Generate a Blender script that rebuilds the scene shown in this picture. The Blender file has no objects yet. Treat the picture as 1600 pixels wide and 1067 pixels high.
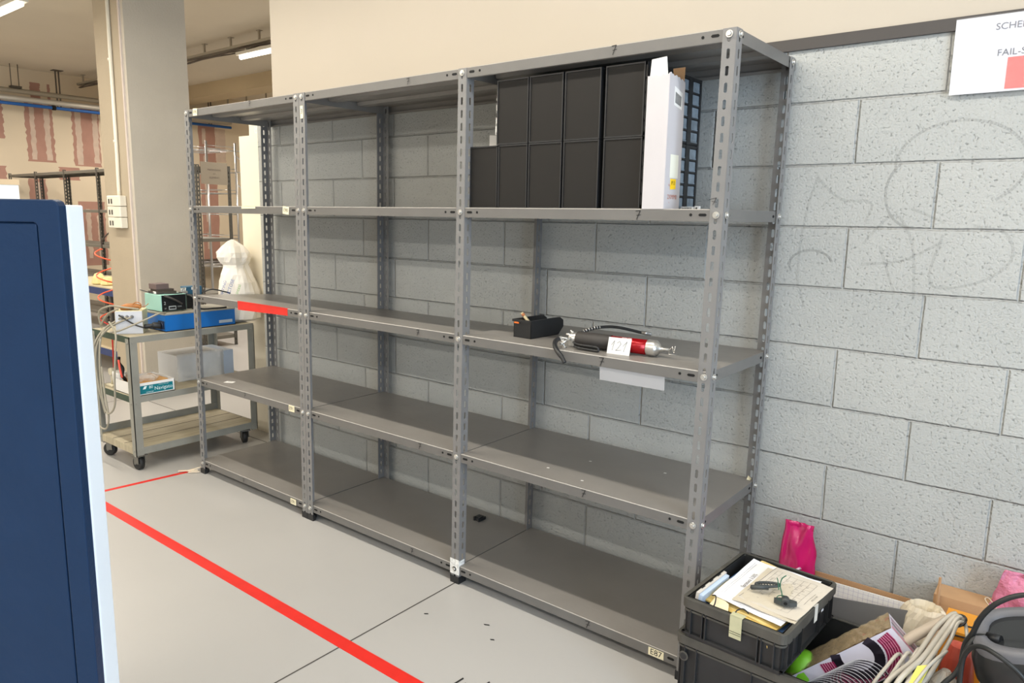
import bpy, bmesh, math, random
from mathutils import Vector, Matrix, noise
random.seed(7)
S = bpy.context.scene
COL = S.collection
PI = math.pi

# ------------------------------------------------------------------ camera
cam_data = bpy.data.cameras.new('camera')
cam = bpy.data.objects.new('camera', cam_data); COL.objects.link(cam)
YAW, PITCH, ROLL, FPX = 0.6775, -0.1659, 0.0151, 1142.24
fw = Vector((-math.sin(YAW)*math.cos(PITCH), math.cos(YAW)*math.cos(PITCH), math.sin(PITCH)))
rt = Vector((math.cos(YAW), math.sin(YAW), 0)); up = rt.cross(fw)
r2 = rt*math.cos(ROLL)+up*math.sin(ROLL); u2 = -rt*math.sin(ROLL)+up*math.cos(ROLL)
cam.matrix_world = Matrix(((r2.x, u2.x, -fw.x, 3.8644), (r2.y, u2.y, -fw.y, -2.0751), (r2.z, u2.z, -fw.z, 1.4889), (0, 0, 0, 1)))
cam_data.sensor_width = 36; cam_data.sensor_fit = 'HORIZONTAL'; cam_data.lens = FPX*36/1600
cam_data.shift_x = 20.02/1600; cam_data.shift_y = -4.88/1600
cam_data.clip_start = 0.05; cam_data.clip_end = 100
S.camera = cam

# ------------------------------------------------------------------ world, view
W = bpy.data.worlds.new('world'); S.world = W; W.use_nodes = True
W.node_tree.nodes['Background'].inputs[0].default_value = (0.55, 0.65, 0.8, 1)
W.node_tree.nodes['Background'].inputs[1].default_value = 0.3
S.view_settings.view_transform = 'Standard'; S.view_settings.look = 'None'
S.view_settings.gamma = 1; S.view_settings.use_curve_mapping = False
S.view_settings.exposure = 0.0

# ------------------------------------------------------------------ lights
WARM = (1.0, 0.94, 0.83); NEUT = (0.99, 0.985, 1.0); NEXT = (1.0, 0.93, 0.84); COOL = (0.64, 0.81, 1.0)
TUBE_W = 34.0; WINDOW_W = 255.0
def area(name, loc, sx, sy, power, color, rot=(0, 0, 0), spread=None):
    d = bpy.data.lights.new(name, 'AREA'); d.shape = 'RECTANGLE'; d.size = sx; d.size_y = sy
    d.energy = power; d.color = color
    if spread: d.spread = spread
    o = bpy.data.objects.new(name, d); COL.objects.link(o); o.location = loc; o.rotation_euler = rot
    return o
CEIL = 3.57
ROWS = []       # (x, y, color) of every ceiling tube fitting
for y in (-0.62, -3.2, -6.0):
    x = -2.3 if y > -1 else -5.5
    while x < 7:
        ROWS.append((x, y, WARM if x < 2.6 else NEUT)); x += 1.6
LEFT_ROWS = [(-4.62, 0.64), (-6.8, 0.69), (-3.62, 3.1), (-2.0, 3.1), (-5.5, 5.9), (-7.3, 3.6), (-3.2, 5.9), (-0.4, 3.1), (-5.6, -2.4)]
ROW_K = {-0.62: 0.74, -3.2: 0.58, -6.0: 1.3}
LEFT_K = 1.2
for x, y, c in ROWS: area('tube_light', (x, y, 2.98), 1.45, 0.07, TUBE_W*ROW_K[y]*(0.55 if y > -1 and x > 3.3 else 1), c)
for x, y in LEFT_ROWS: area('tube_light', (x, y, 3.24), 1.35, 0.07, TUBE_W*LEFT_K, NEXT)
area('daylight', (7.9, -2.6, 1.9), 3.6, 1.9, WINDOW_W, COOL, (0, PI/2, 0))

# ------------------------------------------------------------------ materials
def lin(c):
    c = c/255
    return c/12.92 if c <= 0.04045 else ((c+0.055)/1.055)**2.4
def L3(rgb): return tuple(lin(v) for v in rgb)+(1,)
MATS = {}
def mat(name, rgb, rough=0.5, metal=0.0, var=0.0, vscale=6, bump=0.0, bscale=80, spec=0.5, trans=0.0, alpha=1.0, emit=0, stretch=None, sss=0):
    if name in MATS: return MATS[name]
    m = bpy.data.materials.new(name); m.use_nodes = True; nt = m.node_tree; b = nt.nodes['Principled BSDF']
    b.inputs['Base Color'].default_value = L3(rgb); b.inputs['Roughness'].default_value = rough; b.inputs['Metallic'].default_value = metal
    b.inputs['Specular IOR Level'].default_value = spec
    if trans: b.inputs['Transmission Weight'].default_value = trans
    if alpha < 1: b.inputs['Alpha'].default_value = alpha
    if emit:
        b.inputs['Emission Color'].default_value = L3(rgb); b.inputs['Emission Strength'].default_value = emit
    tc = nt.nodes.new('ShaderNodeTexCoord'); mp = nt.nodes.new('ShaderNodeMapping')
    nt.links.new(tc.outputs['Object'], mp.inputs[0])
    if stretch: mp.inputs['Scale'].default_value = stretch
    n = nt.nodes.new('ShaderNodeTexNoise'); n.inputs['Scale'].default_value = vscale; n.inputs['Detail'].default_value = 6
    nt.links.new(mp.outputs[0], n.inputs['Vector'])
    v = max(var, 0.02)
    mr = nt.nodes.new('ShaderNodeMapRange'); mr.inputs['From Min'].default_value = 0.25; mr.inputs['From Max'].default_value = 0.75
    mr.inputs['To Min'].default_value = 1-v; mr.inputs['To Max'].default_value = 1+v
    nt.links.new(n.outputs[0], mr.inputs[0])
    mx = nt.nodes.new('ShaderNodeVectorMath'); mx.operation = 'SCALE'; mx.inputs[0].default_value = L3(rgb)[:3]
    nt.links.new(mr.outputs[0], mx.inputs['Scale']); nt.links.new(mx.outputs[0], b.inputs['Base Color'])
    if bump:
        n2 = nt.nodes.new('ShaderNodeTexNoise'); n2.inputs['Scale'].default_value = bscale; n2.inputs['Detail'].default_value = 4
        nt.links.new(tc.outputs['Object'], n2.inputs['Vector'])
        bp = nt.nodes.new('ShaderNodeBump'); bp.inputs['Strength'].default_value = bump; bp.inputs['Distance'].default_value = 0.01
        nt.links.new(n2.outputs[0], bp.inputs['Height']); nt.links.new(bp.outputs[0], b.inputs['Normal'])
    MATS[name] = m
    return m

rack = mat('grey_rack_paint', (122, 121, 120), 0.42, 0.0, var=0.07, vscale=9)
def shelf_material():
    """grey enamel with worn, dusty patches and fine scratches"""
    m = mat('grey_shelf_enamel', (128, 124, 119), 0.4, 0.0, var=0.08, vscale=5)
    nt = m.node_tree; b = nt.nodes['Principled BSDF']
    tc = nt.nodes.new('ShaderNodeTexCoord'); mp = nt.nodes.new('ShaderNodeMapping'); mp.inputs['Scale'].default_value = (3, 14, 3); mp.inputs['Rotation'].default_value = (0, 0, 0.3)
    n = nt.nodes.new('ShaderNodeTexNoise'); n.inputs['Scale'].default_value = 4; n.inputs['Detail'].default_value = 9; n.inputs['Roughness'].default_value = 0.7
    nt.links.new(tc.outputs['Object'], mp.inputs[0]); nt.links.new(mp.outputs[0], n.inputs['Vector'])
    cr = nt.nodes.new('ShaderNodeMapRange'); cr.inputs['From Min'].default_value = 0.55; cr.inputs['From Max'].default_value = 0.8
    nt.links.new(n.outputs[0], cr.inputs[0])
    rr = nt.nodes.new('ShaderNodeMapRange'); rr.inputs['To Min'].default_value = 0.36; rr.inputs['To Max'].default_value = 0.6
    nt.links.new(cr.outputs[0], rr.inputs[0]); nt.links.new(rr.outputs[0], b.inputs['Roughness'])
    src = b.inputs['Base Color'].links[0].from_socket
    mix = nt.nodes.new('ShaderNodeMix'); mix.data_type = 'RGBA'; mix.inputs['B'].default_value = L3((158, 155, 150))
    mf = nt.nodes.new('ShaderNodeMath'); mf.operation = 'MULTIPLY'; mf.inputs[1].default_value = 0.35
    nt.links.new(cr.outputs[0], mf.inputs[0]); nt.links.new(mf.outputs[0], mix.inputs['Factor']); nt.links.new(src, mix.inputs['A'])
    nt.links.new(mix.outputs['Result'], b.inputs['Base Color'])
    return m
shelfm = shelf_material()
zinc = mat('zinc', (205, 203, 198), 0.3, 0.8)
blackp = mat('black_plastic', (30, 31, 33), 0.42, var=0.15, vscale=12)
blackcrate = mat('black_crate_plastic', (37, 38, 39), 0.5, var=0.25, vscale=10)
dusty = mat('dusty_crate_plastic', (74, 72, 66), 0.6, var=0.3, vscale=14)
hole = mat('dark_hole', (12, 12, 12), 0.9)
rubber = mat('black_rubber', (28, 28, 28), 0.6)
white = mat('white_paper', (232, 230, 226), 0.7, var=0.03)
cream = mat('cream_paint', (184, 174, 159), 0.55, var=0.015, vscale=1.5)
labelm = mat('yellowed_label', (236, 228, 196), 0.6, var=0.04)
ink = mat('black_ink', (22, 22, 24), 0.6)
card = mat('brown_cardboard', (188, 148, 108), 0.8, var=0.06, vscale=20)
redtape = mat('red_tape', (214, 38, 28), 0.45, var=0.08, vscale=14)
steel = mat('brushed_steel', (200, 200, 200), 0.28, 0.9)
concrete = mat('grey_concrete', (190, 182, 168), 0.8, var=0.06, vscale=3, bump=0.25, bscale=60)
columncream = mat('cream_column_paint', (176, 162, 140), 0.65, var=0.04, vscale=4, bump=0.15, bscale=30)
bluemetal = mat('dark_blue_enamel', (24, 46, 74), 0.38, spec=.2, var=0.05, vscale=14, bump=0.12, bscale=55)
palewhite = mat('pale_enamel', (219, 226, 232), 0.4)

# ------------------------------------------------------------------ mesh builder
class MB:
    def __init__(s): s.v = []; s.f = []; s.m = []; s.sm = []
    def add(s, verts, faces, mi=0, smooth=False):
        o = len(s.v); s.v += [tuple(v) for v in verts]
        for f in faces: s.f.append([i+o for i in f]); s.m.append(mi); s.sm.append(smooth)
        return s
    def box(s, lo, hi, mi=0, M=None):
        x0, y0, z0 = lo; x1, y1, z1 = hi
        vs = [Vector(p) for p in ((x0,y0,z0),(x1,y0,z0),(x1,y1,z0),(x0,y1,z0),(x0,y0,z1),(x1,y0,z1),(x1,y1,z1),(x0,y1,z1))]
        if M: vs = [M@v for v in vs]
        return s.add(vs, [(0,3,2,1),(4,5,6,7),(0,1,5,4),(1,2,6,5),(2,3,7,6),(3,0,4,7)], mi)
    def rbox(s, lo, hi, r=0.005, mi=0, M=None, seg=3):
        """box with rounded vertical edges and a small top/bottom bevel"""
        x0, y0, z0 = lo; x1, y1, z1 = hi
        def ring(ins, z):
            out = []
            rr = max(r-ins, 1e-4)
            for cx, cy, a0 in ((x1-r, y1-r, 0), (x0+r, y1-r, PI/2), (x0+r, y0+r, PI), (x1-r, y0+r, 3*PI/2)):
                for k in range(seg+1):
                    a = a0+k/seg*PI/2; out.append(Vector((cx+rr*math.cos(a), cy+rr*math.sin(a), z)))
            return out
        b = min(r*0.5, (z1-z0)*0.3)
        rings = [ring(b, z0), ring(0, z0+b), ring(0, z1-b), ring(b, z1)]
        n = len(rings[0]); vs = [v for rg in rings for v in rg]
        if M: vs = [M@v for v in vs]
        fs = [list(range(n))[::-1], [3*n+i for i in range(n)]]
        for k in range(3):
            for i in range(n): fs.append((k*n+i, k*n+(i+1) % n, (k+1)*n+(i+1) % n, (k+1)*n+i))
        return s.add(vs, fs, mi)
    def cyl(s, p0, p1, r0, r1=None, n=16, mi=0, cap=True, smooth=True):
        return s.tube([p0, p1], [r0, r0 if r1 is None else r1], n, mi, cap, smooth)
    def tube(s, pts, r, n=8, mi=0, cap=True, smooth=True):
        pts = [Vector(p) for p in pts]; N = len(pts)
        rs = r if isinstance(r, (list, tuple)) else [r]*N
        vs = []; prev = None
        for i, p in enumerate(pts):
            t = (pts[min(i+1, N-1)]-pts[max(i-1, 0)])
            if t.length < 1e-9: t = Vector((0, 0, 1))
            t.normalize()
            if prev is None:
                a = Vector((0, 0, 1)) if abs(t.z) < 0.9 else Vector((1, 0, 0)); u = t.cross(a).normalized()
            else:
                u = (prev-t*prev.dot(t))
                u = u.normalized() if u.length > 1e-6 else t.orthogonal().normalized()
            prev = u; w = t.cross(u)
            for k in range(n):
                a = 2*PI*k/n; vs.append(p+(u*math.cos(a)+w*math.sin(a))*rs[i])
        fs = []
        for i in range(N-1):
            for k in range(n): fs.append((i*n+k, i*n+(k+1) % n, (i+1)*n+(k+1) % n, (i+1)*n+k))
        s.add(vs, fs, mi, smooth)
        if cap:
            o = len(s.v)-N*n
            s.f.append([o+k for k in range(n)][::-1]); s.m.append(mi); s.sm.append(False)
            s.f.append([o+(N-1)*n+k for k in range(n)]); s.m.append(mi); s.sm.append(False)
        return s
    def prism(s, outline, z0, z1, mi=0, M=None):
        n = len(outline); vs = [Vector((x, y, z0)) for x, y in outline]+[Vector((x, y, z1)) for x, y in outline]
        if M: vs = [M@v for v in vs]
        fs = [list(range(n))[::-1], list(range(n, 2*n))]+[(i, (i+1) % n, n+(i+1) % n, n+i) for i in range(n)]
        return s.add(vs, fs, mi)
    def quad(s, a, b, c, d, mi=0): return s.add([a, b, c, d], [(0, 1, 2, 3)], mi)
    def slab(s, a, b, c, d, t, mi=0):
        """thin sheet with corners a,b,c,d and real thickness t"""
        a, b, c, d = map(Vector, (a, b, c, d)); n = (b-a).cross(d-a).normalized()*t
        return s.add([a, b, c, d, a-n, b-n, c-n, d-n], [(0,1,2,3),(7,6,5,4),(0,4,5,1),(1,5,6,2),(2,6,7,3),(3,7,4,0)], mi)
    def text(s, body, size, o, ux, uy, mi=0, thick=0.0004, align='CENTER', lift=0.0003):
        vs, fs = text_geo(body, align)
        o = Vector(o); ux = Vector(ux).normalized(); uy = Vector(uy).normalized(); n = ux.cross(uy)*lift
        return s.add([o+ux*(v[0]*size)+uy*(v[1]*size)+n for v in vs], fs, mi)
    def ribbon(s, pts, w, nrm, mi=0, lift=0.0004):
        nrm = Vector(nrm).normalized(); pts = [Vector(p)+nrm*lift for p in pts]
        for a, b in zip(pts, pts[1:]):
            t = (b-a); 
            if t.length < 1e-7: continue
            t.normalize(); q = nrm.cross(t)*w/2; e = t*w*0.3
            s.add([a-q-e, b-q+e, b+q+e, a+q-e], [(0, 1, 2, 3)], mi)
        return s
    def build(s, name, mats, parent=None, label=None, solid=0, bevel=0, sub=0):
        me = bpy.data.meshes.new(name); me.from_pydata(s.v, [], s.f); me.validate(); me.update()
        if not isinstance(mats, (list, tuple)): mats = [mats]
        for m in mats: me.materials.append(m)
        if len(me.polygons) == len(s.m):
            for p, mi, sm in zip(me.polygons, s.m, s.sm): p.material_index = mi; p.use_smooth = sm
        o = bpy.data.objects.new(name, me); COL.objects.link(o)
        if parent: o.parent = parent
        if label: o['label'] = label
        if solid:
            md = o.modifiers.new('solid', 'SOLIDIFY'); md.thickness = solid; md.offset = 0
        if bevel:
            md = o.modifiers.new('bevel', 'BEVEL'); md.width = bevel; md.segments = 2; md.limit_method = 'ANGLE'
        if sub:
            md = o.modifiers.new('sub', 'SUBSURF'); md.levels = sub; md.render_levels = sub
        return o
_tc = {}
def text_geo(body, align):
    if (body, align) in _tc: return _tc[(body, align)]
    c = bpy.data.curves.new('t', 'FONT'); c.body = body; c.size = 1; c.align_x = align; c.align_y = 'CENTER'; c.resolution_u = 3
    o = bpy.data.objects.new('t', c); COL.objects.link(o)
    dg = bpy.context.evaluated_depsgraph_get(); dg.update()
    me = bpy.data.meshes.new_from_object(o.evaluated_get(dg))
    g = ([tuple(v.co) for v in me.vertices], [tuple(p.vertices) for p in me.polygons])
    bpy.data.objects.remove(o); bpy.data.curves.remove(c); bpy.data.meshes.remove(me)
    _tc[(body, align)] = g
    return g
def tag(o, label=None, cat=None, group=None, kind=None):
    if label: o['label'] = label
    if cat: o['category'] = cat
    if group: o['group'] = group
    if kind: o['kind'] = kind
    return o
def thing(name, label, cat, loc=(0, 0, 0), rz=0, group=None):
    o = bpy.data.objects.new(name, None); COL.objects.link(o); o.location = loc; o.rotation_euler = (0, 0, rz); o.empty_display_size = 0.1
    return tag(o, label, cat, group)
def struct(name, mb, mats, **k): return tag(mb.build(name, mats, **k), kind='structure')
def copy_tree(o, parent=None):
    c = o.copy(); COL.objects.link(c)
    if parent: c.parent = parent
    for ch in list(o.children): copy_tree(ch, c)
    return c
def spline(pts, n=8):
    P = [Vector(p) for p in pts]; out = []
    for i in range(len(P)-1):
        p0 = P[max(i-1, 0)]; p1 = P[i]; p2 = P[i+1]; p3 = P[min(i+2, len(P)-1)]
        for k in range(n):
            t = k/n
            out.append(0.5*((2*p1)+(p2-p0)*t+(2*p0-5*p1+4*p2-p3)*t*t+(-p0+3*p1-3*p2+p3)*t**3))
    out.append(P[-1]); return out

# ------------------------------------------------------------------ setting materials
def floor_material():
    m = mat('epoxy_floor', (174, 172, 169), 0.34, var=0.035, vscale=1.2)
    nt = m.node_tree; b = nt.nodes['Principled BSDF']; src = b.inputs['Base Color'].links[0].from_socket
    tc = nt.nodes.new('ShaderNodeTexCoord')
    mp = nt.nodes.new('ShaderNodeMapping'); mp.inputs['Scale'].default_value = (1.3, 5, 1); mp.inputs['Rotation'].default_value = (0, 0, 0.6)
    n = nt.nodes.new('ShaderNodeTexNoise'); n.inputs['Scale'].default_value = 14; n.inputs['Detail'].default_value = 10; n.inputs['Roughness'].default_value = 0.75
    nt.links.new(tc.outputs['Object'], mp.inputs[0]); nt.links.new(mp.outputs[0], n.inputs['Vector'])
    mr = nt.nodes.new('ShaderNodeMapRange'); mr.inputs['From Min'].default_value = 0.68; mr.inputs['From Max'].default_value = 0.8; mr.inputs['To Max'].default_value = 0.45
    nt.links.new(n.outputs[0], mr.inputs[0])
    mix = nt.nodes.new('ShaderNodeMix'); mix.data_type = 'RGBA'; mix.inputs['B'].default_value = L3((120, 112, 105))
    nt.links.new(src, mix.inputs['A']); nt.links.new(mr.outputs[0], mix.inputs['Factor']); nt.links.new(mix.outputs['Result'], b.inputs['Base Color'])
    return m
floorm = floor_material()
def block_material():
    m = bpy.data.materials.new('painted_concrete_blocks'); m.use_nodes = True; nt = m.node_tree; b = nt.nodes['Principled BSDF']
    b.inputs['Roughness'].default_value = 0.55
    tc = nt.nodes.new('ShaderNodeTexCoord'); sp = nt.nodes.new('ShaderNodeSeparateXYZ'); nt.links.new(tc.outputs['Object'], sp.inputs[0])
    ax = nt.nodes.new('ShaderNodeMath'); ax.operation = 'ADD'; ax.inputs[1].default_value = -3.2307+0.4811*20
    az = nt.nodes.new('ShaderNodeMath'); az.operation = 'ADD'; az.inputs[1].default_value = -1.8766+0.2033*20
    nt.links.new(sp.outputs['X'], ax.inputs[0]); nt.links.new(sp.outputs['Z'], az.inputs[0])
    cb = nt.nodes.new('ShaderNodeCombineXYZ'); nt.links.new(ax.outputs[0], cb.inputs[0]); nt.links.new(az.outputs[0], cb.inputs[1])
    # slight waviness so joints are not ruler-straight
    nw = nt.nodes.new('ShaderNodeTexNoise'); nw.inputs['Scale'].default_value = 9; nt.links.new(tc.outputs['Object'], nw.inputs['Vector'])
    sv = nt.nodes.new('ShaderNodeVectorMath'); sv.operation = 'SCALE'; sv.inputs['Scale'].default_value = 0.004
    nt.links.new(nw.outputs['Color'], sv.inputs[0])
    av = nt.nodes.new('ShaderNodeVectorMath'); av.operation = 'ADD'; nt.links.new(cb.outputs[0], av.inputs[0]); nt.links.new(sv.outputs[0], av.inputs[1])
    def brick(ms, smooth):
        br = nt.nodes.new('ShaderNodeTexBrick'); br.offset = 0.5; br.offset_frequency = 2; br.squash = 1
        br.inputs['Scale'].default_value = 1; br.inputs['Mortar Size'].default_value = ms; br.inputs['Mortar Smooth'].default_value = smooth
        br.inputs['Brick Width'].default_value = 0.4811; br.inputs['Row Height'].default_value = 0.2033; br.inputs['Bias'].default_value = 0
        br.inputs['Color1'].default_value = (1, 1, 1, 1); br.inputs['Color2'].default_value = (0.93, 0.94, 0.95, 1); br.inputs['Mortar'].default_value = (1, 1, 1, 1)
        nt.links.new(av.outputs[0], br.inputs['Vector']); return br
    br = brick(0.0045, 0.6)
    base = nt.nodes.new('ShaderNodeMix'); base.data_type = 'RGBA'; base.blend_type = 'MULTIPLY'; base.inputs['Factor'].default_value = 1
    base.inputs['A'].default_value = L3((183, 184, 180)); nt.links.new(br.outputs['Color'], base.inputs['B'])
    # pores
    np_ = nt.nodes.new('ShaderNodeTexNoise'); np_.inputs['Scale'].default_value = 120; np_.inputs['Detail'].default_value = 5; np_.inputs['Roughness'].default_value = 0.65
    nt.links.new(tc.outputs['Object'], np_.inputs['Vector'])
    pore = nt.nodes.new('ShaderNodeMapRange'); pore.inputs['From Min'].default_value = 0.26; pore.inputs['From Max'].default_value = 0.40
    nt.links.new(np_.outputs[0], pore.inputs[0])
    # broad stains
    ns = nt.nodes.new('ShaderNodeTexNoise'); ns.inputs['Scale'].default_value = 2.2; ns.inputs['Detail'].default_value = 5; nt.links.new(tc.outputs['Object'], ns.inputs['Vector'])
    st = nt.nodes.new('ShaderNodeMapRange'); st.inputs['From Min'].default_value = 0.3; st.inputs['From Max'].default_value = 0.7; st.inputs['To Min'].default_value = 0.93; st.inputs['To Max'].default_value = 1.04
    nt.links.new(ns.outputs[0], st.inputs[0])
    pd = nt.nodes.new('ShaderNodeMapRange'); pd.inputs['To Min'].default_value = 0.86; pd.inputs['To Max'].default_value = 1.0; nt.links.new(pore.outputs[0], pd.inputs[0])
    md = nt.nodes.new('ShaderNodeMapRange'); md.inputs['To Min'].default_value = 1.0; md.inputs['To Max'].default_value = 1.03; nt.links.new(br.outputs['Fac'], md.inputs[0])
    m1 = nt.nodes.new('ShaderNodeMath'); m1.operation = 'MULTIPLY'; nt.links.new(st.outputs[0], m1.inputs[0]); nt.links.new(pd.outputs[0], m1.inputs[1])
    m2 = nt.nodes.new('ShaderNodeMath'); m2.operation = 'MULTIPLY'; nt.links.new(m1.outputs[0], m2.inputs[0]); nt.links.new(md.outputs[0], m2.inputs[1])
    fin = nt.nodes.new('ShaderNodeVectorMath'); fin.operation = 'SCALE'; nt.links.new(base.outputs['Result'], fin.inputs[0]); nt.links.new(m2.outputs[0], fin.inputs['Scale'])
    nt.links.new(fin.outputs[0], b.inputs['Base Color'])
    # height: joints down, grain, pores
    br2 = brick(0.006, 1.0)
    hm = nt.nodes.new('ShaderNodeMath'); hm.operation = 'MULTIPLY'; hm.inputs[1].default_value = -1.0; nt.links.new(br2.outputs['Fac'], hm.inputs[0])
    b1 = nt.nodes.new('ShaderNodeBump'); b1.inputs['Distance'].default_value = 0.009; b1.inputs['Strength'].default_value = 0.9; nt.links.new(hm.outputs[0], b1.inputs['Height'])
    b2 = nt.nodes.new('ShaderNodeBump'); b2.inputs['Distance'].default_value = 0.005; b2.inputs['Strength'].default_value = 0.75
    hp = nt.nodes.new('ShaderNodeMath'); hp.operation = 'ADD'; nt.links.new(pore.outputs[0], hp.inputs[0]); nt.links.new(np_.outputs[0], hp.inputs[1])
    nt.links.new(hp.outputs[0], b2.inputs['Height']); nt.links.new(b1.outputs[0], b2.inputs['Normal']); nt.links.new(b2.outputs[0], b.inputs['Normal'])
    return m
blockm = block_material()
ceilm = mat('ceiling_paint', (214, 204, 186), 0.8, var=0.03, vscale=1.5)
drywall = mat('drywall', (222, 206, 180), 0.8, var=0.04, vscale=1.2)
salmon = mat('salmon_compound', (178, 136, 120), 0.8, var=0.08, vscale=5)
tapewh = mat('joint_tape', (206, 184, 166), 0.8, var=0.1, vscale=9)
jointm = mat('floor_joint', (70, 66, 62), 0.8)
darktrim = mat('dark_strip', (66, 62, 60), 0.5, var=0.05)

# ------------------------------------------------------------------ room shell
YW = 0.535
fl = MB()
fl.box((-9.2, -9.2, -0.1), (8.2, 8.2, 0))
for y0, y1 in ((-9, 8),): fl.quad((1.979, y0, 0.0006), (1.985, y0, 0.0006), (1.985, y1, 0.0006), (1.979, y1, 0.0006), 1)
for x in (-2.02, -6.02, 5.98): fl.quad((x, -9, 0.0006), (x+0.006, -9, 0.0006), (x+0.006, 8, 0.0006), (x, 8, 0.0006), 1)
for y in (0.57, 4.5, -3.4): fl.quad((-9, y, 0.0007), (8, y, 0.0007), (8, y+0.006, 0.0007), (-9, y+0.006, 0.0007), 1)
# black scuffs on the paint
for (x, y, dx, dy) in ((2.42, -0.50, .004, .05), (2.445, -0.51, .003, .045), (2.50, -0.44, .002, .03), (2.27, -0.16, .018, .006), (2.60, -0.36, .006, .02), (2.35, -0.22, .012, .004), (2.05, -.25, .012, .006), (2.62, -.34, .02, .004)):
    fl.quad((x, y, .0008), (x+.007, y-.004, .0008), (x+dx+.007, y+dy, .0008), (x+dx, y+dy+.004, .0008), 2)
struct('floor', fl, [floorm, jointm, ink])
struct('ceiling', MB().box((-9.2, -9.2, CEIL), (8.2, 8.2, CEIL+.1)), ceilm)
wb = MB()
wb.box((-0.125, YW, 0), (8.0, YW+.14, 2.045), 0)
# faint pencil scribbles rubbed into the paint
def circ(cx, cz, rx, rz, a0, a1, n=14, dx=0): return [(cx+rx*math.cos(a0+(a1-a0)*k/n)+dx*k/n, YW, cz+rz*math.sin(a0+(a1-a0)*k/n)) for k in range(n+1)]
scr = [circ(3.52, 1.66, .17, .13, 3.3, -0.9), circ(3.42, 1.58, .09, .11, 2.2, 4.7), [(3.12, YW, 1.63), (3.09, YW, 1.5), (3.08, YW, 1.3), (3.11, YW, 1.2)],
       [(3.12, YW, 1.63), (3.2, YW, 1.56), (3.29, YW, 1.55), (3.28, YW, 1.49)], [(3.28, YW, 1.42), (3.36, YW, 1.51), (3.42, YW, 1.42), (3.44, YW, 1.25)],
       [(3.33, YW, 1.41), (3.38, YW, 1.27)], [(3.28, YW, 1.35), (3.4, YW, 1.37), (3.5, YW, 1.43)], [(3.5, YW, 1.45), (3.48, YW, 1.3), (3.6, YW, 1.31), (3.68, YW, 1.38), (3.66, YW, 1.46), (3.58, YW, 1.48)],
       circ(3.12, 1.34, .07, .05, 0.3, 3.6), [(3.41, YW, 1.53), (3.5, YW, 1.49)]]
for p in scr: wb.ribbon(spline(p, 5), 0.008, (0, -1, 0), 1, lift=0.0007)
struct('wall_back', wb, [blockm, mat('pencil_smudge', (96, 96, 94), 0.7, alpha=.09)])
struct('wall_upper', MB().box((0.05, YW-.004, 2.082), (8.0, YW+.14, CEIL)), cream)
struct('trim_1', MB().box((0.05, YW-.012, 2.045), (8.0, YW+.14, 2.082)), darktrim)
fw_ = MB(); XW = -9.0
fw_.box((XW-.1, -9, 0), (XW, 8, CEIL))
def patch(y0, y1, z0, z1, mi, d=0.001, jag=0.03, seed=0):
    rnd = random.Random(seed); n = 22; jag *= .45; l = []; r = []
    for k in range(n+1):
        z = z0+(z1-z0)*k/n
        l.append((XW+d, y0+rnd.uniform(-jag, jag), z)); r.append((XW+d, y1+rnd.uniform(-jag, jag), z))
    for k in range(n): fw_.quad(l[k], r[k], r[k+1], l[k+1], mi)
patch(2.33, 2.72, 2.21, 3.15, 1, seed=1); patch(2.43, 2.57, 3.15, 3.39, 1, jag=.02, seed=2); patch(2.67, 2.71, 3.15, 3.39, 1, jag=.01, seed=3)
patch(2.39, 2.46, 2.24, 3.1, 2, .002, .02, 4); patch(2.59, 2.67, 2.24, 3.1, 2, .002, .02, 5)
patch(2.99, 3.40, 2.18, 3.1, 1, seed=6); patch(3.04, 3.13, 2.2, 3.08, 2, .002, .02, 7); patch(3.3, 3.38, 2.24, 3.08, 2, .002, .02, 8)
patch(1.95, 2.04, 2.52, 3.1, 1, seed=9); patch(1.9, 2.02, 1.3, 2.12, 1, seed=10)
patch(2.3, 2.55, 1.0, 1.95, 1, seed=11); patch(2.4, 2.47, 1.0, 1.9, 2, .002, .02, 12)
patch(2.75, 3.05, 1.95, 2.15, 1, seed=13); patch(3.0, 3.4, .58, 1.62, 1, seed=14); patch(3.1, 3.17, .7, 1.5, 2, .002, .02, 15); patch(3.27, 3.33, .7, 1.4, 2, .002, .02, 16)
patch(3.6, 4.0, 1.2, 3.0, 1, seed=17); patch(5.12, 5.45, .6, 3.03, 1, seed=18); patch(5.19, 5.26, 2.7, 2.98, 2, .002, .01, 19); patch(5.2, 5.26, 1.3, 2.5, 2, .002, .01, 20); patch(5.2, 5.26, .8, 1.1, 2, .002, .01, 21); patch(5.45, 5.65, 2.4, 3.0, 2, .002, .02, 22)
patch(1.0, 1.4, 1, 3, 1, seed=23)
struct('wall_left', fw_, [drywall, salmon, tapewh])
struct('wall_far', MB().box((-9, 8, 0), (8.2, 8.1, CEIL)), drywall)
neutral = mat('pale_grey_wall', (190, 190, 190), .8)
struct('wall_front', MB().box((-9.1, -9.1, 0), (8.1, -9, CEIL)), neutral)
wr = MB(); wr.box((8, -9, 0), (8.1, -4.5, CEIL)); wr.box((8, -.7, 0), (8.1, 8, CEIL)); wr.box((8, -4.5, 0), (8.1, -.7, .9)); wr.box((8, -4.5, 2.9), (8.1, -.7, CEIL))
struct('wall_right', wr, neutral)
wn = MB()
for y in (-4.5, -3.25, -2.0, -.76): wn.box((8.0, y, .9), (8.06, y+.06, 2.9))
wn.box((8.0, -4.5, .9), (8.06, -.7, .96)); wn.box((8.0, -4.5, 2.84), (8.06, -.7, 2.9))
struct('window_1', wn, mat('window_frame_grey', (150, 152, 155), .4))
# concrete ceiling beam along the far side of the next room
struct('trim_2', MB().box((-9, 4.61, 3.36), (8, 5.0, CEIL)), mat('beam_concrete', (196, 178, 146), .8, var=.05, vscale=2))
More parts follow.
